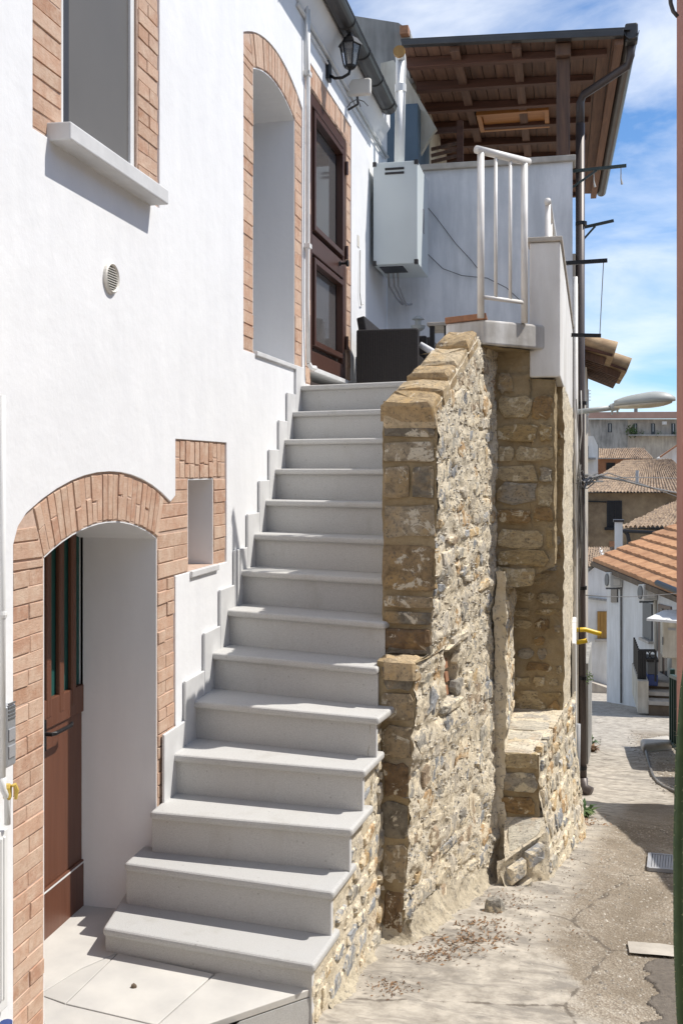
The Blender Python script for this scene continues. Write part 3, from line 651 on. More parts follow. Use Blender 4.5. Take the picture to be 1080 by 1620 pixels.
MB().box(-1.8, -1.778, 2.5, 2.97, .02, .60).build('frame', 'white_pvc', mc, bevel=.004)
for k in range(3): MB().box(-1.779, -1.772, 2.905 + k * .017, 2.916 + k * .017, .06, .58).build('rib', 'white_pvc', mc, bevel=.002)
stb = thing('pipe_stub', (-1.74, 2.985, -.07), 'short grey pipe stub with a blue cap at bottom left', 'pipe')
MB().tube([(-1.74, 2.895, -.06), (-1.74, 2.895, .005)], .018, 12).build('pipe', 'grey_box', stb, smooth=False); MB().tube([(-1.74, 2.895, .005), (-1.74, 2.895, .012)], .02, 12).build('cap', 'blue', stb)
# wall lantern
p = onx(517, 118, -1.79); lan = thing('wall_lantern', p, 'black lantern wall lamp above the upper glazed door', 'lamp')
bp = Vector((-1.79, 7.52, 4.80))
MB().box(-1.80, -1.775, 7.45, 7.55, 4.72, 4.86).build('back_plate', 'iron', lan, bevel=.006)
lx = -1.62
MB().tube([(-1.78, 7.5, 4.76), (-1.74, 7.5, 4.735), (-1.68, 7.5, 4.735), (-1.63, 7.5, 4.76), (lx, 7.5, 4.80)], .012, 8).build('arm', 'iron', lan, smooth=True)
MB().lathe((lx, 7.5, 4.79), [(.02, 0), (.045, .015), (.05, .03)], 6).build('base', 'iron', lan)
MB().lathe((lx, 7.5, 4.82), [(.046, 0), (.075, .15)], 6).build('glass', 'lantern_glass', lan)
cg = MB()
for k in range(6):
    t = math.pi / 3 * k; cg.tube([(lx + .048 * math.cos(t), 7.5 + .048 * math.sin(t), 4.82), (lx + .078 * math.cos(t), 7.5 + .078 * math.sin(t), 4.97)], .006, 6)
cg.build('cage', 'iron', lan)
MB().lathe((lx, 7.5, 4.97), [(.095, 0), (.09, .012), (.055, .055), (.03, .065), (.03, .08), (.012, .09), (.016, .105), (.004, .12)], 6).build('cap', 'iron', lan)
# floodlight / antenna panel
fl = thing('wall_floodlight', (-1.78, 8.2, 4.7), 'flat cream panel lamp on a bent bracket beside the lantern', 'lamp')
q0 = ony(541, 127, 8.2); q1 = ony(587, 150, 8.2)
MB().box(q0.x, q1.x, 8.18, 8.23, q1.z, q0.z).build('panel', 'vent', fl, bevel=.02, seg=3)
mxx = (q0.x + q1.x) / 2
MB().tube([(mxx, 8.22, q1.z + .02), (mxx, 8.25, q1.z - .05), (mxx - .06, 8.25, q1.z - .08), (-1.8, 8.25, q1.z - .09)], .010, 8).build('bracket', 'dark_metal', fl)
for s_ in (-.05, .02, .06): MB().tube([(mxx, 8.22, q1.z - .02), (mxx + s_, 8.2, q1.z - .05), (mxx + s_ * 1.6, 8.2, q1.z - .09)], .004, 5).build('wire', 'cable', fl)

# ================================================================== STAIRCASE
H = .1887
def Z(k): return 2.33 - H * (14 - k)
st = thing('stone_staircase', (-1.4, 4.2, -.4), 'steep grey granite outdoor staircase climbing along the white house', 'stairs')
YL = {1: 3.846, 2: 4.05, 3: 4.165, 4: 4.40, 5: 4.66, 6: 4.92, 7: 5.157, 8: 5.392, 9: 5.622, 10: 5.847, 11: 6.05, 12: 6.26, 13: 6.456, 14: 6.665}
XR = {1: -.946, 2: -.923, 3: -.887, 4: -.872, 5: -.845, 6: -.888, 7: -.886}
YR = {1: 3.732, 2: 3.955, 3: 4.146, 4: 4.346, 5: 4.525, 6: 4.72, 7: 4.90, 8: 5.126, 9: 5.36, 10: 5.585, 11: 5.80, 12: 6.01, 13: 6.21, 14: 6.42}
T = .036
for k in range(1, 15):
    z = Z(k); xl = -1.872 if k < 3 else -1.803; xr = XR.get(k, -.80); ov = .028
    fl_, fr_ = Vector((xl, YL[k], 0)), Vector((xr, YR[k], 0))
    if k >= 8: fr_ = Vector((-.80, YR[k] + (YL[k] - YR[k]) * 0 - (.09) * (YL[k] - YR[k]), 0))
    if k < 14: bl, br = Vector((xl, YL[k + 1] + .05, 0)), Vector((XR.get(k + 1, -.80) + (.0 if k < 5 else 0), YR[k + 1] + .04 + (.10 if k < 5 else 0), 0))
    else: bl, br = Vector((xl, 7.2, 0)), Vector((-.8, 7.2, 0))
    if k < 5: br = Vector((XR[k] + .03, YR[k] + .325, 0))
    if k == 5: br = Vector((-.80, YR[5] + .33, 0))
    if k == 2: bl = Vector((-1.872, 4.255, 0))
    if k == 1: bl = Vector((-1.93, 4.20, 0))
    mb = MB().prism([Vector((p.x, p.y, z - T)) for p in (fl_, fr_, br, bl)], (0, 0, T))
    mb.build('tread', 'granite', st, bevel=.013, seg=3)
    # riser slab below the nosing
    zb = Z(k - 1) + .0005 if k > 1 else -.42
    rl, rr = fl_ + Vector((0, ov, 0)), fr_ + Vector((-.022 if k < 6 else -.002, ov, 0))
    MB().prism([Vector((p.x, p.y, zb)) for p in (rl, rr, rr + Vector((0, .03, 0)), rl + Vector((0, .03, 0)))], (0, 0, z - T - zb - .0005)).build('riser', 'granite', st)
    # solid core behind riser and the cheek slab on the open side
    MB().prism([Vector((p.x, p.y, zb - .3)) for p in (rl + Vector((0, .03, 0)), rr + Vector((-.02, .03, 0)), Vector((rr.x - .02, rr.y + .34, 0)), Vector((rl.x, rl.y + .34, 0)))], (0, 0, z - T - zb + .299)).build('core', 'mortar', st)
    if k < 6:
        MB().prism([Vector((rr.x + .0005, rr.y, zb)), Vector((rr.x + .006, rr.y, zb)), Vector((rr.x + .006, rr.y + .035, zb)), Vector((rr.x + .0005, rr.y + .035, zb))], (0, 0, z - T - zb - .001)).build('riser_edge', 'skirt', st)
    if k >= 4:
        y0_, y1_ = YL[k] - .115, (YL[k + 1] - .115 if k < 14 else YL[k] + .10)
        MB().box(-1.797, -1.783, y0_ + .001, y1_ - .001, Z(k) - .3, Z(k) + .12 if k < 14 else Z(k) + .13).build('skirting_tile', 'skirt', st, bevel=.005)
# upper landing
MB().box(-1.8, -.45, 7.2, 10.1, 2.2, 2.325).build('landing_slab', 'granite', st)
# entrance platform of pale slabs
pf = thing('entrance_platform', (-1.6, 3.7, -.45), 'low platform of pale stone slabs at the foot of the stairs', 'platform')
def fz(px, py, z=-.232): return onz(px, py, z)
e0, e1 = fz(490, 1566), fz(330, 1620); ed = (e1 - e0); e2 = e0 + ed * 4.5
e2 = Vector((max(e2.x, -1.80 + .6), e2.y, e2.z)) if e2.x < -1.3 else e2
rz = MB(); 
ins = Vector((-ed.y, ed.x, 0)).normalized() * .02
if ins.x > 0: ins = -ins
base = [Vector((-2.25, 4.42, -.7)), Vector((-2.25, 3.2, -.7)), Vector((-1.82, 3.2, -.7)), Vector((-1.82, 1.2, -.7)), Vector((e0.x + ed.x * 4 + ins.x * 2.5, e0.y + ed.y * 4 + ins.y * 2.5, -.7)), Vector((e0.x + ins.x * 2.5, e0.y + ins.y * 2.5, -.7)), Vector((-.97, 4.3, -.7))]
MB().prism(base, (0, 0, .44)).build('platform_base', 'slab_grout', pf)
a_, b_ = e0 + ins, e0 + ed * 4 + ins
rz.prism([Vector((a_.x, a_.y, -.68)), Vector((b_.x, b_.y, -.68)), Vector((b_.x, b_.y, -.68)) - ins * .9, Vector((a_.x, a_.y, -.68)) - ins * .9], (0, 0, .416)); rz.build('riser', 'granite', pf)
def slabp(pts, mat='slab'):
    c_ = sum((Vector(p) for p in pts), Vector()) / len(pts); q = []
    for p in pts:
        d = c_ - p; q.append(p + d.normalized() * .004)
    MB().prism([Vector((p.x, p.y, -.260)) for p in q], (0, 0, .028)).build('slab', mat, pf, bevel=.003)
A1 = fz(127, 1533); A2 = fz(187, 1507); A3 = fz(103, 1588); A4 = fz(340, 1540); A5 = fz(248, 1622); A0 = fz(62, 1573)
slabp([Vector((-2.2, 4.41, -.27)), Vector((-2.2, 3.26, -.27)), Vector((A0.x, A0.y, 0)), A1, A2, Vector((-1.86, 4.2, -.27)), Vector((-1.86, 4.41, -.27))])
slabp([A1, A0 + Vector((0, -.003, 0)), A3, A2]); slabp([A2, A3, A5, A4])
# slab with the rounded edge towards the street
slabp([A4, A5, e1 + (e1 - e0) * .05, e0, Vector((-.965, 4.0, -.27)), Vector((-1.2, 4.0, -.27))])
slabp([A0, Vector((-1.83, 3.3, 0)), Vector((-1.83, 2.2, 0)), Vector((A5.x - .02, 2.6, 0)), A5, A3])
slabp([A5, Vector((A5.x - .02, 2.6, 0)), Vector((e0.x + ed.x * 2.6, e0.y + ed.y * 2.6, 0)), e1 + (e1 - e0) * .05])
pb = thing('pebble', fz(212, 1562), 'single dark pebble lying on the pale entrance slabs', 'stone')
stone(lambda u, v, d: (WL['pebble'].x + u, WL['pebble'].y + v, -.232 + d), rloop(-.012, .012, -.01, .01), .012, 0).build('stone', 'rust_stone', pb)

# ================================================================== STONE STAIR WALL (buttress)
sw = thing('stone_stair_wall', (-.6, 5.3, -.5), 'tall rubble stone wall with sloping coping beside the granite stairs', 'stone wall')
def lerp(a, b, t): return a + (b - a) * t
# front corner: upper and lower pier; back corner at the terrace pier
FL_U, FC_U = (-.905, 4.95), (-.638, 4.95)
FL_L, FC_L = (-.90, 4.77), (-.712, 4.77)
BC = (-.425, 6.15)
ZL = .845
def fcx(z):  # x of the front corner at height z, ragged
    rg = .013 * noise.noise(Vector((0, 3, z * 6))) + .007 * noise.noise(Vector((0, 9, z * 19)))
    if z > ZL: return (-.638 - .025 * max(0, (1.35 - z) / .5) if z < 1.35 else -.638) + rg
    return lerp(-.775, -.712, max(0, min(1, (z + .5) / 1.3))) + rg * 1.3
def fcy(z): return 4.95 if z > ZL else 4.77
def bcx(z): return lerp(-.36, -.425, max(0, min(1, (z + .6) / 1.4)))
def topz(s): return lerp(2.10, 2.50, min(1, s * 1.75)) if s < .57 else 2.50
def sface(s, z, d=0):
    x0, y0 = fcx(z), fcy(z); x1, y1 = bcx(z), 6.2
    n_ = Vector((y1 - y0, x0 - x1, 0)).normalized()
    return Vector((x0 + (x1 - x0) * s, y0 + (y1 - y0) * s, z)) + n_ * d
def solve_s(px, py):
    lo, hi = 0.0, 1.0
    for _ in range(40):
        m = (lo + hi) / 2; d = sface(m, .6) - EYE
        if 540 + FPX * d.dot(RT) / d.dot(FW) < px: lo = m
        else: hi = m
    p = sface(lo, .6) - EYE; return lo, EYE.z + (740 - py) * p.dot(FW) / FPX
hs0, hz1 = solve_s(704, 1030); hs1, hz0 = solve_s(724, 1100)
core = MB(); hole = (hs0, hs1, hz0, hz1)
nu, nvv = 120, 270
vs = []; fs = []
for j in range(nvv + 1):
    for i in range(nu + 1):
        s_ = i / nu; z = lerp(-.95, topz(s_), j / nvv); q = dispv(sface(s_, z), .021)
        if hole[0] < s_ < hole[1] and hole[2] < z < hole[3]: q = q + Vector((-.12, .03, 0))
        vs.append(q)
fs = [(j * (nu + 1) + i, j * (nu + 1) + i + 1, (j + 1) * (nu + 1) + i + 1, (j + 1) * (nu + 1) + i) for j in range(nvv) for i in range(nu)]
core.add(vs, fs); core.build('mortar_face', 'mortar', sw, smooth=True, fix=False)
cf = MB()
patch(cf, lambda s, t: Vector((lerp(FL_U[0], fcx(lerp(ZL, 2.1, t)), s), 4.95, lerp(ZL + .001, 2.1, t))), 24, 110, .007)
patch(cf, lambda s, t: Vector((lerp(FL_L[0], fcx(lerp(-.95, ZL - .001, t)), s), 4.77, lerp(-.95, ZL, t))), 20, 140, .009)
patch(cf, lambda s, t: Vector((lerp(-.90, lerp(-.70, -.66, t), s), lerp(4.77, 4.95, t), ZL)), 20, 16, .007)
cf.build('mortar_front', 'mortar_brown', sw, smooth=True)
cb = MB()  # hidden solid body with the sloping top
cb.prism([Vector((-.86, 4.97, z)) for z in (-.9,)] + [Vector((-.86, 4.97, 1.9)), Vector((-.86, 5.3, 1.9)), Vector((-.86, 6.2, 1.9)), Vector((-.86, 6.2, -.9))], (.14, 0, 0))
cb.build('wall_body', 'mortar', sw)
# sloping top surface
def slope_pt(u, t):
    l_ = lerp(Vector((-.885, 4.94, 2.07)), Vector((-.665, 5.68, 2.50)), t); r_ = lerp(Vector((-.632, 4.94, 2.07)), Vector((-.49, 5.66, 2.50)), t)
    return lerp(l_, r_, u)
tp = MB(); patch(tp, lambda s, t: slope_pt(s, t), 24, 60, .006); tp.build('mortar_top', 'mortar', sw, smooth=True)
patchl = MB(); patch(patchl, lambda s, t: Vector((lerp(-.895, -.665, max(0, min(1, (s * 1.3) / .72)) * t), lerp(4.95, 6.25, s), lerp(-.5, 2.06 + .43 * min(1, s * 1.3 / .73), t))), 30, 40, .004); patchl.build('inner_face', 'mortar_brown', sw, smooth=True)
# dressed blocks on the pier front
def ff(u, z, d): return Vector((u, 4.95 - d, z))
def fl2(u, z, d): return Vector((u, 4.77 - d, z))
def zof(py, y): return ony(640, py, y).z
blocks = [(650, 692), (698, 731), (736, 789), (797, 852), (862, 937), (942, 962), (966, 988), (992, 1030)]
for (a_, b_) in blocks:
    z1, z0 = zof(a_, 4.95), zof(b_, 4.95); u0 = -.90; u1 = fcx((z0 + z1) / 2) - .004
    if b_ - a_ > 48 and random.random() < .4:
        m_ = lerp(u0, u1, random.uniform(.4, .6)); segs = [(u0, m_ - .006), (m_ + .006, u1)]
    else: segs = [(u0, u1)]
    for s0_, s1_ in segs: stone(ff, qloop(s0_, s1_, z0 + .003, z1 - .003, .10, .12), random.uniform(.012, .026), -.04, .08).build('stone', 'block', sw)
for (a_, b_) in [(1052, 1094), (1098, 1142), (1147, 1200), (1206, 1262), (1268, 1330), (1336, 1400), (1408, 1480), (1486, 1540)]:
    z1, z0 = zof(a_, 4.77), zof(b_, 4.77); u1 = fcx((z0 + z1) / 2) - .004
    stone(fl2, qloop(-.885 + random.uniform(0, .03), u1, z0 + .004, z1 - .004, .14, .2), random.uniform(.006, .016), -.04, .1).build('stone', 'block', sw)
stone(ff, qloop(-.895, -.66, ZL + .005, ZL + .055, .1, .2), .02, -.04, .08).build('stone', 'block', sw)
# ledge stone on top of the lower pier
stone(lambda u, v, d: Vector((u, v, ZL - .035 + d)), qloop(-.895, -.70, 4.745, 4.93, .1, .2), .045, -.05, .1).build('stone', 'coping_stone', sw)
# coping stones up the slope
for (t0, t1, hh) in ((-.07, .10, .05), (.135, .275, .04), (.305, .47, .05), (.50, .74, .04), (.775, .985, .05)):
    def cp(u, v, d):
        return slope_pt(u, v) + Vector((0, -.5, .86)).normalized() * d
    stone(cp, qloop(-.03, 1.03 - random.uniform(0, .06), t0, t1, .10, .10), hh, -.05, .05).build('coping_stone', 'coping_stone', sw)
MB().prism([slope_pt(-.02, -.06) - UP * .005, slope_pt(1.02, -.06) - UP * .005, slope_pt(1.02, -.02) - UP * .10, slope_pt(-.02, -.02) - UP * .10], (0, .12, 0)).build('coping_nose', 'coping_stone', sw, bevel=.015)
# rubble stones of the street face
def keepf(s, z): return z < topz(s) - .05 and not (hole[0] - .03 < s < hole[1] + .03 and hole[2] - .05 < z < hole[3] + .04)
LW = 1.25
cnt = 0
for (u0, u1, z0, z1) in courses(0.0, LW, -.62, 2.5, (.05, .14), (.06, .24), .018, lambda u, v: keepf(u / LW, v)):
    if random.random() < .12: continue
    d = random.choice((.003, .006, .009, .013, .005, .001)) ; cnt += 1
    if cnt > 268: break
    stone(lambda u, v, dd: sface(u / LW, v, dd) + nv(sface(u / LW, v), 6) * .014, qloop(u0, u1, z0, z1, .42, .45, random.uniform(-.15, .25)), d, -.03, .12).build('stone', 'rubble', sw)
# corner stones dressing the street-side edge, putlog hole lintel and broken brick
hc = [(hz0 - .06, hz0 - .004), (hz1 + .004, hz1 + .07)]
for (z0, z1) in hc: stone(lambda u, v, dd: sface(u, v, dd), rloop(hole[0] - .04, hole[1] + .05, z0, z1, .06, 5, 10), .02, -.06).build('stone', 'rubble', sw)
hb = MB()
for k in range(3):
    zz = hz0 + .02 + k * (hz1 - hz0 - .06) / 3; c_ = sface((hs0 + hs1) / 2, zz, -.055); hb.hexa([c_ + Vector(v) for v in ((-.02, -.045, 0), (.03, -.04, .005), (.035, .03, 0), (-.02, .03, 0), (-.02, -.04, .05), (.02, -.03, .055), (.03, .02, .05), (-.02, .03, .05))])
hb.build('broken_brick', 'tile_terracotta', sw, label='broken orange brick inside the small wall hole')
# tiny stone chips bedded in the mortar
ch = MB()
for _ in range(2600):
    s_ = random.random(); z = random.uniform(-.6, topz(s_) - .03)
    if not keepf(s_, z): continue
    p = dispv(sface(s_, z), .016); w_, h_ = random.uniform(.005, .017), random.uniform(.004, .010); d_ = random.uniform(.004, .012)
    t_ = (sface(1, z) - sface(0, z)).normalized(); n_ = Vector((t_.y, -t_.x, 0)); tl = UP * random.uniform(-.5, .5)
    ch.add([p - t_ * w_, p - UP * h_ + t_ * random.uniform(-.003, .003), p + t_ * w_ + tl * .004, p + UP * h_, p + n_ * d_], [(0, 1, 4), (1, 2, 4), (2, 3, 4), (3, 0, 4)])
ch.build('stone_chip', 'chip', sw, kind='stuff', fix=False)
# stair cheek wall (rubble under the open end of the lower steps)
ck = thing('stair_cheek_wall', (-.9, 4.3, -.5), 'low rubble side wall under the open ends of the lowest steps', 'stone wall')
def cx_at(y): return lerp(-.965, -.87, (y - 3.75) / 1.1)
def ctop(y):
    k = 1
    for q in range(1, 6):
        if y >= YR[q] + .03: k = q
    return Z(k) - T - .002
def cface(u, v, d=0): y = lerp(3.78, 4.84, u); return Vector((cx_at(y) + d, y, v))
cm = MB()
for k in range(1, 6):
    ya = YR[k] + .032; yb = YR[k + 1] + .05 if k < 5 else 4.85
    patch(cm, lambda s, t: Vector((cx_at(lerp(ya, yb, s)), lerp(ya, yb, s), lerp(-.75, Z(k) - T - .003, t))), 24, int((Z(k) + .8) / .014), .011)
cm.build('mortar_face', 'mortar', ck, smooth=True)
for (u0, u1, z0, z1) in courses(0, 1.0, -.5, .60, (.06, .12), (.07, .18), .025, lambda u, v: v < ctop(lerp(3.78, 4.84, u)) - .06):
    if z1 > ctop(lerp(3.78, 4.84, max(0, u0 - .02))) - .02 or (z1 > -.2 and u0 < .02): continue
    stone(cface, qloop(u0, u1, z0, z1, .4, .4, random.uniform(-.15, .2)), random.uniform(.006, .016), -.03, .12).build('stone', 'rubble', ck)
MB().prism([(cx_at(3.8) - .02, 3.79, -.75), (cx_at(4.8) - .02, 4.8, -.75), (-1.5, 4.8, -.75), (-1.5, 4.1, -.75)], (0, 0, .6)).build('core', 'mortar', ck)

# ================================================================== TERRACE BASE: stone pier with niche and benches
tb = thing('terrace_stone_base', (-.2, 6.6, -.8), 'stone terrace base with a niche and stepped ledges behind the stair wall', 'stone wall')
OX = lambda y: -.055 + (y - 6.15) * .022      # outer street face
def bb(u, z, d): return Vector((u, 6.9 - d, z))          # niche back face
def uf(u, z, d): return Vector((u, 6.15 - d, z))         # upper pier front
cm = MB()
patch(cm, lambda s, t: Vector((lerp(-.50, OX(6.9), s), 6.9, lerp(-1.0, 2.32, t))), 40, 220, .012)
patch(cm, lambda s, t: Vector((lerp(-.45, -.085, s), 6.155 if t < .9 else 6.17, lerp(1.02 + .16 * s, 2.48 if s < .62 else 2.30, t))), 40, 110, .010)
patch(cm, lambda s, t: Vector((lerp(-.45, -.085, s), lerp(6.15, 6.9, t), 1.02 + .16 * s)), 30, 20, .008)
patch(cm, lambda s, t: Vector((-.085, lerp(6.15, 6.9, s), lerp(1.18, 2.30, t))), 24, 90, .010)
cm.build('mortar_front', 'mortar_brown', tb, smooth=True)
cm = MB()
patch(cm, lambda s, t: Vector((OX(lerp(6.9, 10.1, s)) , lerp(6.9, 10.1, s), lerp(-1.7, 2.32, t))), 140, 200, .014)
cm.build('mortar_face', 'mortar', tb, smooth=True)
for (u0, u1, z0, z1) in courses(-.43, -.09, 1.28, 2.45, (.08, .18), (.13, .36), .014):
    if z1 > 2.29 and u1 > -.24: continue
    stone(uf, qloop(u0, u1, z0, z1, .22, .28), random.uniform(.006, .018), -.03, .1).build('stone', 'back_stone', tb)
stone(uf, qloop(-.43, -.20, 1.06, 1.17, .2, .2), .02, -.04).build('stone', 'back_stone', tb); stone(uf, qloop(-.42, -.12, 1.18, 1.28, .2, .2), .02, -.04).build('stone', 'back_stone', tb)
for (u0, u1, z0, z1) in courses(-.38, -.04, .12, 2.2, (.05, .13), (.07, .22), .024):
    if random.random() < .25: continue
    stone(bb, qloop(u0, u1, z0, z1, .35, .4), random.uniform(.004, .012), -.03, .12).build('stone', 'back_stone', tb)
n_out = 0
for (u0, u1, z0, z1) in courses(6.92, 10.05, -1.4, 2.26, (.09, .17), (.16, .42), .025):
    if random.random() < .2: continue
    n_out += 1
    if n_out > 58: break
    stone(lambda u, v, d: Vector((OX(u) + d, u, v)), qloop(u0, u1, z0, z1, .4, .4), random.uniform(.008, .02), -.03, .12).build('stone', 'rubble', tb)
# niche jamb at the left
cm = MB()
def jx(z): return -.368 + .020 * noise.noise(Vector((1, 2, z * 5))) + .010 * noise.noise(Vector((1, 7, z * 16)))
patch(cm, lambda s, t: Vector((lerp(-.435, jx(lerp(-.9, 1.16, t)), s), 6.03 + .02 * (1 - s), lerp(-.9, 1.16, t))), 8, 150, .016)
patch(cm, lambda s, t: Vector((jx(lerp(-.9, 1.16, t)), lerp(6.03, 6.9, s), lerp(-.9, 1.16, t))), 60, 150, .016)
cm.build('niche_jamb', 'mortar', tb, smooth=True)
for (u0, u1, z0, z1) in courses(6.05, 6.85, .15, 1.0, (.08, .15), (.12, .25), .03):
    stone(lambda u, v, d: Vector((jx(v) + .002 + d, u, v)), qloop(u0, u1, z0, z1, .4, .4), .010, -.02, .12).build('stone', 'rubble', tb)
# bench: upper block and lower step, its right side turned to the street
BT = .09; BY = 6.05; B0 = ony(853, 1192, BY)
def bside(s, z, d=0):
    p0 = Vector((B0.x, BY, 0)); p1 = Vector((.040, 7.35, 0)); n_ = Vector((p1.y - p0.y, p0.x - p1.x, 0)).normalized()
    fl_ = .05 * max(0, (-.1 - z) / .5)
    return Vector((lerp(p0.x, p1.x, s), lerp(p0.y, p1.y, s), z)) + n_ * (d + fl_)
cm = MB()
patch(cm, lambda s, t: bside(s, lerp(-1.2, BT + .10 * s, t)), 80, 100, .013)
patch(cm, lambda s, t: Vector((lerp(-.44, bside(t * .65, BT).x, s), lerp(BY, 6.92, t), BT + .065 * t)), 34, 60, .010)
cm.build('bench_mortar', 'mortar', tb, smooth=True)
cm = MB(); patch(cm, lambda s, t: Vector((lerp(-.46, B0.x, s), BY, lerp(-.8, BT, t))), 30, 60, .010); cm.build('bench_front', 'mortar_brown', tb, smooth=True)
for (u0, u1, v0, v1) in courses(-.40, B0.x - .005, -.27, BT - .01, (.09, .14), (.16, .3), .016):
    stone(lambda u, v, d: Vector((u, BY - d, v)), qloop(u0, u1, v0, v1, .15, .2), .016, -.03, .1).build('stone', 'back_stone', tb)
for (y0_, y1_) in ((BY - .01, 6.25), (6.27, 6.44), (6.46, 6.63), (6.65, 6.88)):
    xe = bside((y0_ - BY) / 1.3 + .04, BT).x
    stone(lambda u, v, d: Vector((u, v, BT - .012 + .075 * (v - BY) + d)), qloop(-.40, xe - .015, y0_, y1_, .12, .15), random.uniform(.012, .024), -.04, .08).build('stone', 'ledge_stone', tb)
for (u0, u1, z0, z1) in courses(.02, 1.3, -.95, .12, (.06, .13), (.07, .24), .022):
    stone(lambda u, v, d: bside(u / 1.33, v, d), qloop(u0, u1, z0, z1, .4, .4, random.uniform(-.1, .2)), random.uniform(.006, .016), -.03, .12).build('stone', 'rubble', tb)
# lower sloping ledge
q_bl, q_br = ony(797, 1292, BY), ony(860, 1292, BY); q_fr, q_fl = ony(860, 1318, 5.95), ony(797, 1362, 5.80)
cm = MB()
patch(cm, lambda s, t: lerp(lerp(q_fl, q_fr, s), lerp(q_bl, q_br, s), t), 30, 24, .008)
patch(cm, lambda s, t: lerp(q_fl + Vector((-.04, -.01, 0)), q_fr + Vector((.02, .06, 0)), s) + Vector((.03 * (1 - t), -.05 * (1 - t), 0)) - UP * (.7 * (1 - t)), 40, 50, .012)
cm.build('lower_ledge', 'mortar', tb, smooth=True)
stone(lambda u, v, d: lerp(lerp(q_fl, q_fr, u), lerp(q_bl, q_br, u), v) + UP * (d - .004), qloop(.08, .92, .10, .95, .1, .2), .016, -.03, .1).build('stone', 'ledge_stone', tb)
for (u0, u1, z0, z1) in ((.05, .45, .05, .14), (.5, .9, .03, .12), (.1, .6, .18, .28)):
    stone(lambda u, v, d: lerp(q_fl, q_fr, u) - UP * v + Vector((.02 + d * .7, -.02 - d * .7, 0)), qloop(u0, u1, z0, z1, .03, .2), .016, -.03, .1).build('stone', 'rubble', tb)
# mortar fillet where the masonry meets the street
def fillet(path, r0_, par):
    cm = MB(); n_ = len(path) - 1
    def fn(s, t):
        r = r0_ * .62; k = min(int(s * n_), n_ - 1); a_, b_ = Vector((*path[k], 0)), Vector((*path[k + 1], 0)); p = lerp(a_, b_, s * n_ - k)
        d = (b_ - a_).normalized(); o = Vector((d.y, -d.x, 0)); w_ = 1 + .5 * noise.noise(Vector((p.x * 4, p.y * 4, 7))); x = p + o * (r * t * w_ - .03)
        return Vector((x.x, x.y, gz(x.x, x.y) + (1 - t) ** 2.2 * r * 1.1 * w_ - .02 * t))
    patch(cm, fn, 200, 16, .017); cm.build('mortar_fillet', 'fillet', par, smooth=True)
fillet([(-.95, 3.95), (-.90, 4.5), (-.88, 4.76)], .12, ck)
fillet([(-.87, 4.755), (-.735, 4.76), (-.56, 5.4), (-.38, 6.05)], .15, sw)
fillet([(q_fl.x, q_fl.y - .04), (B0.x + .05, BY + .05), (.085, 7.3), (.10, 8.2), (.10, 9.4)], .13, tb)
# solid fill
MB().box(-.86, -.47, 6.22, 10.0, -1.2, 2.3).build('wall_body', 'mortar', tb)

# ================================================================== TERRACE: slab, pillar, parapets
ts = thing('terrace_slab', (-.45, 6.1, 2.5), 'white edged concrete terrace slab overhanging the stone wall', 'slab')
zt, zb_ = 2.62, 2.475
sA, sB, sC = onz(705, 512, zt), onz(766, 505, zt), onz(872, 515.5, zt)
top = [sA, sB, sC, Vector((sC.x - .02, 6.4, zt)), Vector((sA.x * 1.10, 6.6, zt)), Vector((sA.x * 1.07, sA.y * 1.07, zt))]
sl_ = MB().prism([Vector((p.x, p.y, zb_)) for p in top], (0, 0, zt - zb_)); sl_.build('slab', 'slab_plaster', ts, bevel=.014, seg=3)
MB().prism([Vector((p.x, p.y, zt)) for p in (sA + Vector((-.005, -.012, 0)), sB + Vector((.01, -.015, 0)), sB + Vector((.0, .25, 0)), sA + Vector((-.0, .25, 0)))], (0, 0, .035)).build('edge_tile', 'tile_terracotta', ts, bevel=.004)
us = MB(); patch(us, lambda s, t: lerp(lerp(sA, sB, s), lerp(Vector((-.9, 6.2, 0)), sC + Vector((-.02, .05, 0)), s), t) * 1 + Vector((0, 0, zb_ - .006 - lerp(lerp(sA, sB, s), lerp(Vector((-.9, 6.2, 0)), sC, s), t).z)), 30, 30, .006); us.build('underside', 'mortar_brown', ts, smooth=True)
tpil = thing('terrace_parapet', (-.15, 7, 2.3), 'white plastered parapet pillar at the terrace corner over the stone base', 'parapet')
pl0, pl1 = ony(838, 383, 6.15), ony(885, 383, 6.15)
PT = 3.115
MB().prism([(-.232, 6.145, 2.31), (-.052, 6.145, 2.31), (.03, 10.08, 2.31), (-.16, 10.08, 2.31), (-.16, 6.33, 2.31), (-.232, 6.33, 2.31)], (0, 0, PT - 2.31)).build('wall', 'pillar', tpil, bevel=.01)
MB().prism([(-.245, 6.13, PT + .0005), (-.04, 6.13, PT + .0005), (.045, 10.08, PT + .0005), (-.18, 10.08, PT + .0005), (-.18, 6.35, PT + .0005), (-.245, 6.35, PT + .0005)], (0, 0, .03)).build('coping', 'concrete_pale', tpil, bevel=.006)
MB().prism([(-.31, 6.155, 2.0), (-.048, 6.143, 2.0), (-.046, 6.5, 2.0), (-.31, 6.5, 2.0)], (0, 0, .32)).build('plaster_foot', 'pillar', tpil, bevel=.008) if False else None
bw = thing('terrace_back_wall', (-.9, 10.15, 2.3), 'high white plaster wall closing the terrace behind the boiler cabinet', 'wall')
MB().box(-1.8, .03, 10.1, 10.3, -1.5, 4.75).build('wall', 'parapet', bw)
MB().box(-1.8, .06, 10.06, 10.34, 4.7505, 4.81).build('coping', 'concrete_pale', bw, bevel=.008)
for pts in ([(665, 315), (690, 345), (720, 385), (745, 412), (755, 425)], [(672, 398), (700, 425), (730, 436), (770, 440), (800, 455), (822, 475)]):
    MB().tube([ony(x, y, 10.08) for x, y in pts], .004, 5).build('cable', 'cable', bw)
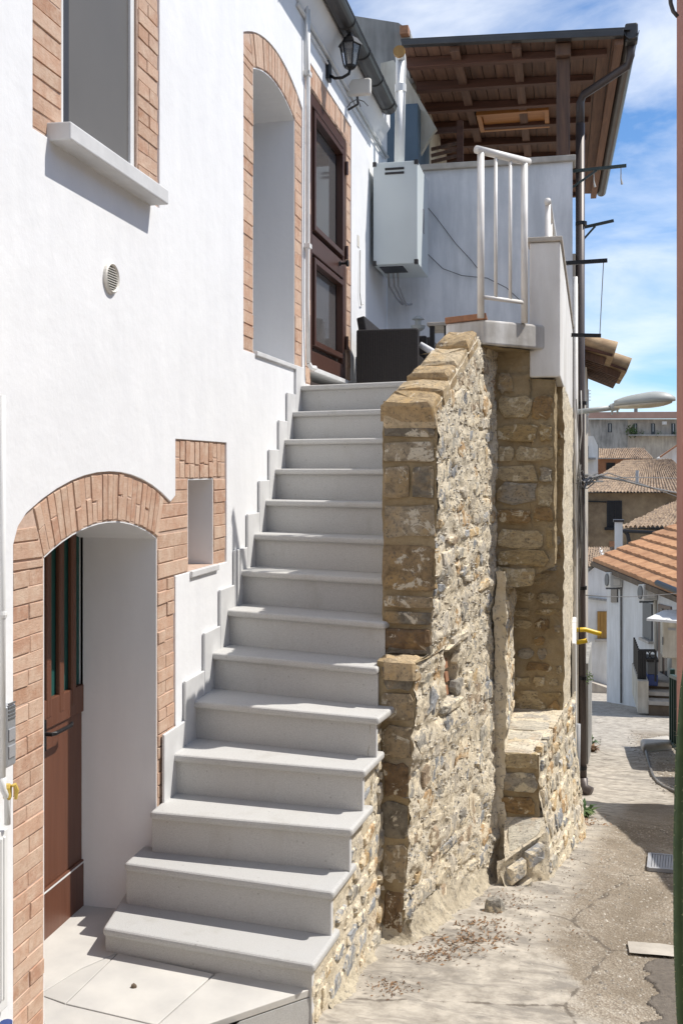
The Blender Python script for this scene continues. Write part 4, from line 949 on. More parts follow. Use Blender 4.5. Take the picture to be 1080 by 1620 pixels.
# railings
def railing(name, lbl, pts_top, a, b, zt0, zt1, nb, zbot):
    t = thing(name, (a.x, a.y, zbot), lbl, 'railing', 'white tube railings of the terrace'); d = b - a
    for q in (a, b): MB().tube([Vector((q.x, q.y, zbot)), Vector((q.x, q.y, zt0 - .01))], .020, 12).build('post', 'white_paint', t, smooth=True)
    for k in range(1, nb + 1):
        q = a + d * (k / (nb + 1)); MB().tube([Vector((q.x, q.y, zbot + .12)), Vector((q.x, q.y, zt0 - .01))], .010, 10).build('baluster', 'white_paint', t, smooth=True)
    e = d.normalized() * .035
    MB().tube([Vector((a.x, a.y, zt0)) - e, Vector((b.x, b.y, zt0)) + e], .023, 12).build('top_rail', 'white_paint', t, smooth=True)
    MB().tube([Vector((a.x, a.y, zbot + .12)), Vector((b.x, b.y, zbot + .12))], .012, 10).build('bottom_rail', 'white_paint', t, smooth=True)
ra, rb = onz(760, 503, 2.62), onz(829, 511, 2.62)
railing('railing', 'white tube railing standing on the terracotta edged terrace slab', None, ra, rb, 3.57, 3.57, 2, 2.62)
ra2 = ony(866, 380, 7.0); rb2 = ony(875, 372, 8.0)
railing('railing', 'short white railing just behind the parapet pillar', None, Vector((ra2.x, 7.0, 0)), Vector((rb2.x, 8.0, 0)), 3.57, 3.57, 1, 2.33)
# boiler cabinet
b0, b1 = ony(590, 258, 9.15), ony(660, 416, 9.15)
bo = thing('boiler_cabinet', (-1.6, 9.5, b1.z), 'pale boiler cabinet with a white flue hung on the terrace wall', 'boiler')
MB().box(b0.x, b1.x, 9.15, 9.87, b1.z, b0.z).build('casing', 'boiler', bo, bevel=.008)
for z in (.055, .095): MB().box(lerp(b0.x, b1.x, .27), lerp(b0.x, b1.x, .70), 9.143, 9.16, b0.z - z - .02, b0.z - z).build('vent_slot', 'dark_metal', bo)
for fx in (0, 1):
    for fz_ in (0, 1):
        xx = b0.x if fx == 0 else b1.x; zz = b1.z if fz_ == 0 else b0.z
        MB().box(xx - .03 if fx else xx - .004, xx + .004 if fx else xx + .03, 9.142, 9.19, zz - .004 if not fz_ else zz - .035, zz + .035 if not fz_ else zz + .006).build('corner_cap', 'dark_metal', bo)
MB().box(b1.x - .003, b1.x + .008, 9.50, 9.56, lerp(b1.z, b0.z, .38), lerp(b1.z, b0.z, .62)).build('side_handle', 'grey_box', bo)
fx_ = ony(631, 250, 9.50).x
ft = ony(634, 92, 9.50)
MB().tube([Vector((fx_, 9.50, b0.z - .02)), Vector((ft.x + .0, 9.50, ft.z - .03)), Vector((ft.x, 9.48, ft.z)), Vector((ft.x, 9.41, ft.z + .02))], .05, 14).build('flue', 'white_pvc', bo, smooth=True)
MB().tube([Vector((ft.x, 9.415, ft.z + .018)), Vector((ft.x, 9.38, ft.z + .024))], .056, 14).build('flue_terminal', 'yellow_wood', bo)
MB().tube([Vector((lerp(fx_, ft.x, .72), 9.50, lerp(b0.z, ft.z, .72) - .02)), Vector((lerp(fx_, ft.x, .74), 9.50, lerp(b0.z, ft.z, .74) + .03))], .056, 14).build('flue_collar', 'white_pvc', bo)
for k, dx in enumerate((.07, .12, .16)): MB().tube([(b0.x + dx, 9.55, b1.z + .01), (b0.x + dx, 9.60, b1.z - .12), (b0.x + dx + .03, 9.9, b1.z - .2 - k * .03), (b0.x + dx + .05, 10.09, b1.z - .22)], .010, 8).build('gas_pipe', 'grey_box', bo)
MB().box(b0.x + .04, b0.x + .26, 9.25, 9.55, b1.z - .006, b1.z + .004).build('bottom_opening', 'iron', bo)
# rattan armchairs and lamp
def rattan_chair(x0, y0, lbl, w=.55, dpt=.52, h=.60):
    t = thing('rattan_armchair', (x0 + w / 2, y0 + dpt / 2, 2.33), lbl, 'chair', 'dark rattan chairs on the terrace'); z0 = 2.33
    for yy in (y0, y0 + dpt - .07):
        sp = MB().box(x0, x0 + w, yy, yy + .07, z0 + .03, z0 + h)
        sp.build('arm_panel', 'rattan', t, bevel=.015, seg=2)
        rb_ = MB()
        for k in range(34): xx = x0 + .012 + (w - .03) * k / 33; rb_.box(xx, xx + .009, yy - .004, yy + .0005, z0 + .05, z0 + h - .02)
        rb_.build('weave', 'rattan', t)
    MB().box(x0 + .08, x0 + w, y0 + .07, y0 + dpt - .07, z0 + .25, z0 + .36).build('seat', 'rattan', t, bevel=.01)
    MB().hexa([(x0 + .06, y0 + .07, z0 + .25), (x0 + .13, y0 + .07, z0 + .25), (x0 + .13, y0 + dpt - .07, z0 + .25), (x0 + .06, y0 + dpt - .07, z0 + .25), (x0 - .02, y0 + .09, z0 + h + .11), (x0 + .05, y0 + .09, z0 + h + .13), (x0 + .12, y0 + dpt - .09, z0 + h + .06), (x0 + .05, y0 + dpt - .09, z0 + h + .06)]).build('backrest', 'rattan', t, bevel=.012)
    for (fx, fy) in ((.03, .03), (w - .06, .03), (.03, dpt - .06), (w - .06, dpt - .06)): MB().box(x0 + fx, x0 + fx + .03, y0 + fy, y0 + fy + .03, z0, z0 + .04).build('foot', 'iron', t)
    return t
cx0 = ony(563, 560, 8.1).x; cx1 = ony(661, 560, 8.1).x
rattan_chair(cx0, 8.1, 'dark rattan armchair at the top of the stairs', cx1 - cx0, .55, .57)
cx2 = ony(668, 540, 9.0).x; rattan_chair(cx2, 9.0, 'dark rattan armchair half hidden behind the first one', .30, .5, .50)
tbl = thing('side_table', (-.75, 8.6, 2.33), 'low dark table with a pale top behind the armchair', 'table')
tx = ony(680, 515, 8.7).x; tx1 = ony(706, 515, 8.7).x
MB().box(tx, tx1 + .05, 8.5, 9.0, 2.97, 3.0).build('tabletop', 'concrete_pale', tbl, bevel=.005)
for fx in (tx + .02, tx1): MB().box(fx, fx + .04, 8.52, 8.56, 2.33, 2.97).build('leg', 'iron', tbl)
cl = ony(661, 495, 9.4); cn = thing('terrace_lamp', (cl.x, 9.4, 2.33), 'small grey garden lamp standing between the chairs', 'lamp')
MB().lathe((cl.x, 9.4, 2.33), [(.07, 0), (.07, .02), (.018, .04), (.018, .72)], 12).build('stem', 'grey_box', cn, smooth=False)
MB().lathe((cl.x, 9.4, 3.05), [(.03, 0), (.06, .02), (.07, .05), (.03, .055), (.03, .10), (.06, .11), (.02, .14)], 12).build('lamp_head', 'lamp_grey', cn)
tw0, tw1 = ony(664, 545, 8.25), ony(682, 556, 8.25)
tag(MB().tube([tw0, tw1, tw1 + Vector((.03, 0, -.05))], [.025, .03, .028], 10).build('rolled_towel', 'roll', smooth=True), 'white rolled towel resting on the armchair arm', 'towel')

# ================================================================== NEIGHBOUR TERRACE WITH TIMBER CANOPY
cn_ = thing('timber_canopy', (-.4, 12.5, 4.8), 'brown timber roof canopy over the neighbouring terrace', 'canopy')
def rz_(x): return 5.87 + (.50 - x) * .045      # underside of the boards
XRT = lambda y: .50 - (y - 10.0) * .02
nP = 17
for k in range(nP):
    x0 = -1.64 + k * .1275; x1 = x0 + .120
    MB().hexa([(x0, 9.98, rz_(x0)), (x1, 9.98, rz_(x1)), (x1 - .05, 15.6, rz_(x1)), (x0 - .05, 15.6, rz_(x0)), (x0, 9.98, rz_(x0) + .02), (x1, 9.98, rz_(x1) + .02), (x1 - .05, 15.6, rz_(x1) + .02), (x0 - .05, 15.6, rz_(x0) + .02)]).build('plank', 'plank', cn_)
for k in range(9):
    y = 10.22 + k * .66; xe = XRT(y) - .14 - (.10 if k else 0)
    MB().hexa([(-1.62, y, rz_(-1.62) - .11), (xe, y, rz_(xe) - .06), (xe, y + .09, rz_(xe) - .06), (-1.62, y + .09, rz_(-1.62) - .11), (-1.62, y, rz_(-1.62) - .002), (xe, y, rz_(xe) - .002), (xe, y + .09, rz_(xe) - .002), (-1.62, y + .09, rz_(-1.62) - .002)]).build('rafter', 'rafter', cn_, bevel=.006)
for x in (-1.15, -.55): MB().hexa([(x, 10.0, rz_(x) - .06), (x + .09, 10.0, rz_(x) - .06), (x + .05, 15.3, rz_(x) - .06), (x - .04, 15.3, rz_(x) - .06), (x, 10.0, rz_(x) - .0035), (x + .09, 10.0, rz_(x) - .0065), (x + .05, 15.3, rz_(x) - .0065), (x - .04, 15.3, rz_(x) - .0035)]).build('purlin', 'plank', cn_)
MB().box(-.125, .005, 10.09, 10.215, 4.81, rz_(0) - .13).build('post', 'post_wood', cn_, bevel=.01)
MB().box(-.135, .015, 10.02, 10.22, rz_(0) - .13, rz_(0) - .004).build('post_bracket', 'post_wood', cn_, bevel=.012)
MB().hexa([(-1.62, 9.90, rz_(-1.62) - .01), (.50, 9.90, rz_(.50) - .02), (.50, 9.975, rz_(.50) - .02), (-1.62, 9.975, rz_(-1.62) - .01), (-1.62, 9.90, rz_(-1.62) + .04), (.50, 9.90, rz_(.50) + .04), (.50, 9.975, rz_(.50) + .04), (-1.62, 9.975, rz_(-1.62) + .04)]).build('fascia', 'gutter', cn_, bevel=.006)
MB().hexa([(.42, 9.98, 5.80), (.50, 9.98, 5.80), (.39, 15.6, 5.80), (.31, 15.6, 5.80), (.42, 9.98, 5.91), (.50, 9.98, 5.91), (.39, 15.6, 5.91), (.31, 15.6, 5.91)]).build('eave_board', 'plank', cn_)
gp_ = MB(); n = 8
pr = [(.575 + .07 * math.cos(math.pi + math.pi * k / n), 5.90 + .07 * math.sin(math.pi + math.pi * k / n)) for k in range(n + 1)]
pr += [(.575 + .063 * math.cos(math.pi + math.pi * k / n), 5.90 + .063 * math.sin(math.pi + math.pi * k / n)) for k in range(n, -1, -1)]
gp_.prism([(x, 9.93, z) for x, z in pr], (-.11, 5.7, 0)); gp_.build('gutter', 'gutter', cn_)
MB().hexa([(-1.63, 9.93, rz_(-1.63) + .041), (.56, 9.93, 5.915), (.46, 15.7, 5.915), (-1.95, 15.7, rz_(-1.85) + .041), (-1.63, 9.93, rz_(-1.63) + .065), (.56, 9.93, 5.94), (.46, 15.7, 5.94), (-1.95, 15.7, rz_(-1.85) + .065)]).build('roof_cover', 'gutter', cn_)
sk0 = ony(757, 195, 12.1); sk1 = ony(868, 195, 12.1)
sk_ = MB()
zz = rz_(-.6) - .03
for (x0, x1, y0, y1) in ((sk0.x, sk1.x, 11.74, 11.79), (sk0.x, sk1.x, 12.30, 12.35), (sk0.x, sk0.x + .05, 11.79, 12.30), (sk1.x - .05, sk1.x, 11.79, 12.30)): sk_.box(x0, x1, y0, y1, zz - .05, zz + .02)
skl = sk_.build('skylight', 'orange_wood', cn_); MB().box(sk0.x + .06, sk1.x - .04, 11.78, 12.31, zz - .01, zz + .005).build('pane', 'orange_wood', skl)
# canopy downpipe (gutter corner -> swan neck -> long vertical pipe to the street)
dp = thing('downpipe', (.10, 10.4, -1.45), 'long dark brown downpipe from the canopy gutter down to the street', 'downpipe')
dx = ony(917, 700, 10.42).x
g0, g1, g2 = ony(1004, 108, 10.25), ony(917, 152, 10.42), ony(1000, 60, 10.1)
MB().tube([Vector((.575, 10.1, 5.87)), Vector((.575, 10.12, 5.74)), Vector((.55, 10.15, 5.66)), Vector((dx + .03, 10.4, 5.50)), Vector((dx, 10.42, 5.43)), Vector((dx, 10.42, 5.2))], .040, 12).build('swan_neck', 'downpipe', dp, smooth=True)
MB().box(.515, .635, 9.97, 10.10, 5.82, 6.0).build('hopper', 'gutter', dp, bevel=.02)
MB().tube([Vector((dx, 10.42, 5.22)), Vector((dx, 10.42, 2.0)), Vector((dx + .01, 10.42, .2)), Vector((dx + .02, 10.42, -1.38))], .045, 14).build('pipe', 'downpipe', dp, smooth=True)
MB().tube([Vector((dx + .02, 10.42, -1.34)), Vector((dx + .03, 10.40, -1.43)), Vector((dx + .10, 10.36, -1.46))], .056, 12).build('shoe', 'downpipe', dp, smooth=True)
for z in (4.2, 2.4, .55, -.35, -1.25): MB().tube([Vector((dx + .01, 10.42, z)), Vector((dx + .01, 10.42, z + .035))], .057, 14).build('pipe_clip', 'iron', dp)
# neighbour house behind the terrace: street wall, cream left wall, grey gable, blue cabinet, shutter
nb = thing('neighbour_house', (.1, 12, -1.9), 'narrow beige neighbour house wall behind the long downpipe', 'house')
MB().hexa([(-1.5, 10.31, -2.4), (.085, 10.31, -2.4), (.27, 15.5, -3.2), (-1.5, 15.5, -3.2), (-1.5, 10.31, 3.6), (.085, 10.31, 3.6), (.27, 15.5, 3.1), (-1.5, 15.5, 3.1)]).build('wall', 'beige_wall', nb)
q = ony(925, 1040, 14.0)
MB().hexa([(.18, 13.4, -3.1), (.235, 13.4, -3.1), (.325, 15.4, -3.3), (.2, 15.4, -3.3), (.18, 13.4, -.75), (.235, 13.4, -.75), (.325, 15.4, -.8), (.2, 15.4, -.8)]).build('plinth', 'grey_wall', nb)
MB().box(-1.95, -1.60, 11.7, 16, 3.5, 6.1).build('side_wall', 'cream', nb)
MB().hexa([(-1.6, 10.32, 2.6), (.06, 10.32, 2.6), (.06, 15.6, 2.6), (-1.6, 15.6, 2.6), (-1.6, 10.32, 3.9), (.06, 10.32, 3.9), (.06, 15.6, 3.9), (-1.6, 15.6, 3.9)]).build('terrace_floor', 'beige_wall', nb)
gb0 = ony(570, 30, 11.0)
gg = thing('grey_gable', (-2.2, 11, 5), 'grey rendered gable end with a loose brick above the gutter', 'wall')
gpts = [ony(x, y, 10.9) for x, y in ((560, 25), (630, 36), (648, 48), (655, 130), (560, 190), (500, 100))]
MB().prism(gpts, (0, .5, 0)).build('wall', 'grey_wall', gg)
bq = ony(642, 50, 10.85); MB().box(bq.x - .06, bq.x + .03, 10.8, 10.99, bq.z - .04, bq.z + .05).build('brick', 'tile_terracotta', gg)
cp_ = [ony(x, y, 10.8) for x, y in ((602, 100), (622, 95), (645, 125), (690, 203), (684, 210), (655, 262), (602, 262))]
MB().prism(cp_, (0, .08, 0)).build('cream_flank', 'cream', gg)
b0, b1, b2 = ony(612, 172, 10.7), ony(663, 262, 10.7), ony(680, 180, 11.4)
tag(MB().box(b0.x, b1.x, 10.6, 11.5, 4.4, b0.z).build('blue_cabinet', 'blue_box', bevel=.01), 'tall blue grey cabinet standing behind the terrace wall coping', 'cabinet')
lv = thing('louvred_shutter', (-1, 11.3, 4.5), 'dark slatted timber shutter leaning beside the blue cabinet', 'shutter')
l0, l1 = ony(681, 220, 11.2), ony(732, 190, 11.2)
MB().box(l1.x - .07, l1.x, 11.2, 11.26, 4.4, l1.z).build('stile', 'rafter', lv); MB().box(l0.x, l1.x - .07, 11.21, 11.25, l1.z - .12, l1.z - .06).build('rail', 'rafter', lv)
for k in range(9):
    z = 4.75 + k * .07
    MB().hexa([(l0.x, 11.22, z), (l1.x - .071, 11.22, z + .05), (l1.x - .071, 11.26, z + .05), (l0.x, 11.26, z), (l0.x, 11.22, z + .03), (l1.x - .071, 11.22, z + .08), (l1.x - .071, 11.26, z + .08), (l0.x, 11.26, z + .03)]).build('slat', 'post_wood', lv)
# wooden soffit box and tiled eave of the next house down the street
e_ = thing('tiled_eave', (.5, 16, 3.0), 'old clay tiled eave with timber brackets above the street lamp', 'roof')
def eave(px0, px1, yt0, yt1, yb0, yb1, Y0, Y1, nt):
    xa = ony(px0, yt0, Y0); xb = ony(px1, yt1, Y0); zl, zr = xa.z, xb.z
    MB().hexa([(xa.x, Y0, zl - .10), (xb.x, Y0, zr - .06), (xb.x, Y1, zr - .06), (xa.x, Y1, zl - .10), (xa.x, Y0, zl - .05), (xb.x, Y0, zr - .03), (xb.x, Y1, zr - .03), (xa.x, Y1, zl - .05)]).build('soffit', 'rafter', e_)
    m = int((Y1 - Y0) / .22)
    for k in range(m):
        y = Y0 + .11 + k * .22; pts = [(xa.x, y, zl), (xb.x + .04, y, zr + .02)]
        MB().tube(pts, [.10, .115], 10).build('tile', 'eave_tile', e_, smooth=True)
        MB().beam((xa.x, y, zl - .15), (xb.x - .08, y, zr - .11), .07, .09).build('bracket', 'post_wood', e_)
eave(903, 968, 534, 556, 0, 0, 12.6, 13.9, 0)
eave(903, 990, 545, 580, 0, 0, 14.2, 16.4, 0)
eb = thing('wooden_soffit_box', (.1, 11, 3), 'dark brown wooden soffit panel behind the downpipe', 'soffit')
wq = [ony(x, y, 11.6) for x, y in ((903, 430), (924, 432), (914, 500), (903, 520))]; MB().prism(wq, (0, 1.5, 0)).build('panel', 'rafter', eb)
# laundry brackets
def bracket(px0, py0, px1, py1, Y, lbl, mat, brace=True, strings=0):
    a, b = ony(px0, py0, Y), ony(px1, py1, Y); t = thing('laundry_bracket', a, lbl, 'bracket', 'laundry line brackets on the outer wall')
    MB().beam(a, b, .025, .03).build('arm', mat, t)
    if brace: MB().beam(Vector((a.x, a.y, a.z - .16)), lerp(a, b, .45) + Vector((0, 0, -.016)), .018, .02).build('brace', mat, t)
    for k in range(strings):
        q = lerp(a, b, .9 - .5 * k); MB().tube([q, q + Vector((0, 0, -.12)), q + Vector((.01, 0, -.18))], [.004, .006, .012], 6).build('cord', 'cable_white', t)
bracket(905, 271, 990, 262, 10.36, 'green laundry bracket just under the canopy', 'bracket_green', True, 2)
bracket(917, 361, 970, 349, 11.2, 'laundry bracket half way up the downpipe with a short brace', 'bracket_green', True)
bracket(886, 417, 960, 412, 8.2, 'dark laundry bracket level with the parapet top', 'iron', False)
bracket(903, 530, 950, 531, 8.6, 'thin lowest laundry bracket above the clay tiled eave', 'iron', False)
lw = MB(); lw.tube([ony(954, 413, 8.2), ony(951, 470, 8.4), ony(948, 530, 8.6)], .0035, 5); tag(lw.build('washing_line', 'cable'), 'thin laundry cord hanging between the two lower brackets', 'cord')
# street lamp
sl0 = thing('street_lamp', ony(905, 652, 10.2), 'grey street lamp on a wall arm pointing over the street', 'street lamp')
a, b = ony(903, 653, 10.2), ony(968, 645, 10.2); c_, d_ = ony(984, 640, 10.2), ony(1057, 634, 10.2)
MB().tube([a, b], .027, 12).build('arm', 'lamp_grey', sl0, smooth=True)
MB().tube([lerp(a, b, .96), lerp(b, c_, .6)], .04, 12).build('clamp', 'lamp_grey', sl0, smooth=False)
for k in (.99, 1.12): q = lerp(a, b, k); MB().tube([q + Vector((0, 0, -.03)), q + Vector((0, 0, -.07))], .01, 8).build('bolt', 'lamp_grey', sl0)
def head(prof_r, zs, name, mat):
    mb = MB(); n = 16; m = 14; L_ = (d_ - c_).length + .06; dr_ = (d_ - c_).normalized(); o = c_ - dr_ * .08; vs = []
    for i in range(m + 1):
        t = i / m; w_ = .115 * max(.12, (1 - abs(2 * (.08 + t * .915) - 1) ** 3.2)) ** .55 * (.66 + .34 * min(1, t * 1.6)); p = o + dr_ * (L_ + .08) * t
        for k in range(n):
            an = 2 * math.pi * k / n; zz = math.sin(an); h_ = zs[0] if zz > 0 else zs[1]
            vs.append(p + Vector((0, 1, 0)) * w_ * math.cos(an) + UP * (h_ * zz * w_ / .115))
    fs = [(i * n + k, i * n + (k + 1) % n, (i + 1) * n + (k + 1) % n, (i + 1) * n + k) for i in range(m) for k in range(n)] + [tuple(range(n)), tuple(range(m * n, m * n + n))]
    mb.add(vs, fs); return mb.build(name, mat, sl0, smooth=True)
head(None, (.105, .02), 'housing', 'lamp_grey')
c_ = c_ + Vector((0, 0, -.012)); d_ = d_ + Vector((-.03, 0, -.012)); head(None, (.01, .045), 'diffuser', 'cream')
# yellow loop pipes
for (y0, y1, ex, lbl) in ((997, 1003, 950, 'upper yellow plastic pipe bent out from the wall corner'), (1017, 1013, 928, 'lower short yellow plastic pipe at the wall corner')):
    pts = [ony(904, y0, 9.9), ony(lerp(904, ex, .45), y0 - 1, 9.95), ony(lerp(904, ex, .8), lerp(y0, y1, .6), 10.0), ony(ex, y1, 10.0)]
    tag(MB().tube(pts, .022, 10).build('yellow_pipe', 'yellow', smooth=True), lbl, 'pipe', 'yellow pipes on the corner')
# white corner strip / grey conduit at the outer wall corner
wc = thing('corner_conduit', (.05, 9.6, -1.3), 'white painted corner strip with a grey conduit beside the downpipe', 'conduit')
MB().tube([(.055, 9.95, 3.6), (.06, 9.95, 1.6), (.055, 9.95, .3), (.055, 9.95, -.2)], .022, 10).build('white_pipe', 'white_paint', wc, smooth=True)
q0, q1 = ony(907, 1145, 9.4), ony(906, 1305, 9.4); MB().tube([(.075, 9.4, q0.z), (.065, 9.4, -1.32)], .025, 10).build('grey_pipe', 'grey_box', wc, smooth=True)
MB().hexa([(.02, 9.0, -1.3), (.065, 9.0, -1.3), (.075, 9.9, -1.4), (.02, 9.9, -1.4), (.02, 9.0, .25), (.055, 9.0, .25), (.065, 9.9, .35), (.02, 9.9, .35)]).build('painted_strip', 'far_white', wc, bevel=.01)
# tangled cables down the corner
for k in range(9):
    x = ony(905 + random.uniform(0, 14), 600, 10.0).x; pts = []; y = 9.6 + random.uniform(0, .6); z = random.uniform(1.5, 3.4)
    while z > random.choice((-.2, .4, .9)): pts.append((x + random.uniform(-.02, .03), y, z)); z -= random.uniform(.2, .4)
    if len(pts) > 2: tag(MB().tube(pts, .006, 5).build('hanging_cable', 'cable_white' if k % 2 else 'cable', smooth=True), ('loose pale cables hanging down the wall corner beside the downpipe' if k % 2 else 'loose dark grey cables hanging down the wall corner beside the downpipe'), 'cable', ('pale loose cables' if k % 2 else 'dark loose cables') + ' at the wall corner')
def wire(pts, Ys, r, lbl, mat='cable', grp='overhead wires across the street'):
    P_ = [ony(x, y, Y) for (x, y), Y in zip(pts, Ys)]; tag(MB().tube(P_, r, 6).build('overhead_wire', mat, smooth=True), lbl, 'wire', grp)
wire([(905, 752), (940, 752), (985, 760), (1030, 772), (1082, 782)], (10, 12, 15, 18, 21), .018, 'thickest overhead cable sloping down to the right edge')
wire([(905, 756), (950, 757), (1000, 755), (1082, 757)], (10, 13, 17, 21), .007, 'level thin overhead wire across the tiled roof')
wire([(915, 770), (960, 748), (1010, 764), (1082, 790)], (10.3, 13, 17, 20), .007, 'thin overhead wire crossing the thickest cable')
wire([(905, 940), (960, 944), (1000, 944), (1082, 938)], (10, 14, 18, 22), .006, 'lowest overhead wire in front of the orange roofed house')
cb_ = MB()
for k in range(10):
    pts = [ony(905 + random.uniform(-2, 4), 755 + random.uniform(-6, 10), 10), ony(918 + random.uniform(-5, 8), 752 + random.uniform(-10, 28), 9.9), ony(932 + random.uniform(-6, 10), 758 + random.uniform(-8, 15), 10.2), ony(940 + random.uniform(-4, 14), 752 + random.uniform(-6, 10), 10.6)]
    cb_.tube(pts, random.choice((.006, .009)), 5)
tag(cb_.build('cable_knot', 'cable', smooth=True), 'tangled knot of grey cables where the overhead wires meet the wall', 'cable')

# ================================================================== TOWN BELOW
def slabface(f, n, pts, out, name, mat, parent, bevel=0):
    """prism standing out of plane f by `out` along n"""
    q = [f(x, y) for x, y in pts]; return MB().prism(q, n * out).build(name, mat, parent, bevel=bevel)
def tiled(name, mat, parent, p00, p10, p11, p01, nc, nr, amp):
    mb = MB(); NU, NV = nc * 6, nr * 3; n_ = (p10 - p00).cross(p01 - p00).normalized()
    if n_.z < 0: n_ = -n_
    vs = []
    for j in range(NV + 1):
        for i in range(NU + 1):
            s_, t_ = i / NU, j / NV; p = lerp(lerp(p00, p10, s_), lerp(p01, p11, s_), t_); row = int(t_ * nr * .9999)
            h_ = amp * abs(math.sin(math.pi * s_ * nc + row * .0)) + amp * .6 * (1 - (t_ * nr) % 1) + amp * .5 * noise.noise(Vector((s_ * nc * 1.3, t_ * nr * 1.3, 4)))
            vs.append(p + n_ * h_)
    mb.add(vs, [(j * (NU + 1) + i, j * (NU + 1) + i + 1, (j + 1) * (NU + 1) + i + 1, (j + 1) * (NU + 1) + i) for j in range(NV) for i in range(NU)])
    return mb.build(name, mat, parent, fix=False)
# --- house A: white wall, orange roof
zA0, zA1 = 27.0, 21.5
PA = EYE + ray(960, 740) * zA0; PB = EYE + ray(1085, 740) * zA1
fA, nA = vplane(PA, PB); nA = nA if nA.dot(EYE - PA) > 0 else -nA
hA = thing('orange_roof_house', fA(1000, 1118), 'white house with an orange tiled roof and two air conditioners', 'house')
slabface(fA, -nA, [(959, 888), (1100, 942), (1100, 1175), (959, 1118)], 6, 'wall', 'far_white', hA)
rA = [fA(951, 886) + nA * .25, fA(1105, 947) + nA * .25]; back = -nA * 4.6 + UP * 1.95
nr = 14; rf = MB(); rf.add([rA[0] - UP * .06, rA[1] - UP * .06, rA[1] + back - UP * .06, rA[0] + back - UP * .06], [(0, 1, 2, 3)]); rfo = rf.build('roof', 'orange_tile', hA)
dA_ = (rA[1] - rA[0]); L_A = dA_.length
for k in range(nr):
    t0, t1 = k / nr, (k + 1.08) / nr; up = UP * .08
    nt_ = 20; vs = []
    for i in range(nt_ * 2 + 1):
        s_ = i / (nt_ * 2); bz = .03 * math.sin(s_ * 9 + k) * 0 + (.02 if i % 2 else 0) + .015 * noise.noise(Vector((s_ * 11, k * 2.3, 1)))
        vs += [rA[0] + dA_ * s_ + back * t0 + up * .75 + UP * bz, rA[0] + dA_ * s_ + back * t1 + UP * (.01 + bz * .4), rA[0] + dA_ * s_ + back * t0 - UP * .03]
    fs = []
    for i in range(nt_ * 2): a_ = i * 3; fs += [(a_, a_ + 3, a_ + 4, a_ + 1), (a_ + 2, a_ + 5, a_ + 3, a_)]
    mb = MB().add(vs, fs); mb.build('tile_row', 'orange_tile', rfo, fix=False)
MB().beam(rA[0] - UP * .10, rA[1] - UP * .10, .08, .12).build('eave_board', 'rust_stone', hA)
MB().tube([fA(1060, 922) + nA * .3, fA(1100, 938) + nA * .3], .07, 8).build('gutter', 'iron', hA)
def fo(o): return vplane(PA + nA * o, PB + nA * o)[0]
def sfo(pts, out, name, mat, parent, bevel=0, th=None):
    q = [fo(out)(x, y) for x, y in pts]; return MB().prism(q, -nA * (th or out - .004)).build(name, mat, parent, bevel=bevel)
def ac(p0, p1, lbl):
    t = thing('air_conditioner', fA((p0[0] + p1[0]) / 2, p1[1]), lbl, 'air conditioner', 'air conditioners on the orange roofed house')
    N, Fp = fA(p1[0], p1[1]), fA(p1[0] - 9, p1[1]); hh = UP * (fA(p1[0], p0[1]).z - N.z); o = nA * .34
    MB().hexa([N + nA * .01, Fp + nA * .01, Fp + o, N + o, N + nA * .01 + hh, Fp + nA * .01 + hh, Fp + o + hh, N + o + hh]).build('casing', 'ac', t, bevel=.02)
    tt = (Fp - N).normalized(); L__ = (Fp - N).length; c_ = N + tt * L__ * .5 + o + hh * .5 + nA * .004; r_ = hh.length * .42
    MB().prism([c_ + tt * r_ * math.cos(a) + UP * r_ * math.sin(a) for a in [k * math.pi / 8 for k in range(16)]], nA * .02).build('fan_grille', 'bin_grey', t)
    q = [N + o * .25 + hh * .15, N + o * .75 + hh * .15, N + o * .75 + hh * .55, N + o * .25 + hh * .55]
    MB().prism([v - tt * .004 for v in q], -tt * .012).build('side_panel', 'vent', t)
    for dd_ in (.25, .75): MB().beam(N + tt * L__ * dd_ + nA * .004 - UP * .03, N + tt * L__ * dd_ + nA * .34 - UP * .03, .03, .04).build('bracket', 'bin_grey', t)
ac((962, 905), (985, 929), 'left air conditioner under the corner of the orange roof'); ac((1014, 924), (1040, 950), 'right air conditioner above the tall shuttered window')
slabface(fA, nA, [(967, 931), (977, 931), (977, 953), (967, 953)], .03, 'window', 'dark_glass', hA)
w_ = slabface(fA, nA, [(1018, 952), (1032, 956), (1032, 1014), (1018, 1007)], .04, 'window', 'bin_grey', hA, )
slabface(fA, nA, [(1017, 1008), (1033, 1015), (1033, 1019), (1017, 1012)], .12, 'window_sill', 'concrete_pale', hA)
dd = slabface(fA, nA, [(1042, 955), (1062, 960), (1062, 1095), (1042, 1085)], .03, 'door', 'door_dark', hA)
slabface(fA, nA, [(1046, 962), (1050, 963), (1050, 1078), (1046, 1076)], .045, 'pane', 'dark_glass', dd); slabface(fA, nA, [(1054, 963), (1058, 964), (1058, 1082), (1054, 1080)], .045, 'pane', 'dark_glass', dd)
MB().tube([fA(984, 900) + nA * .04, fA(984, 1112) + nA * .04], .025, 8).build('rain_pipe', 'cable', hA)
MB().tube([fA(1038, 950) + nA * .04, fA(1039, 1030) + nA * .04], .04, 8).build('rain_pipe', 'cream', hA)
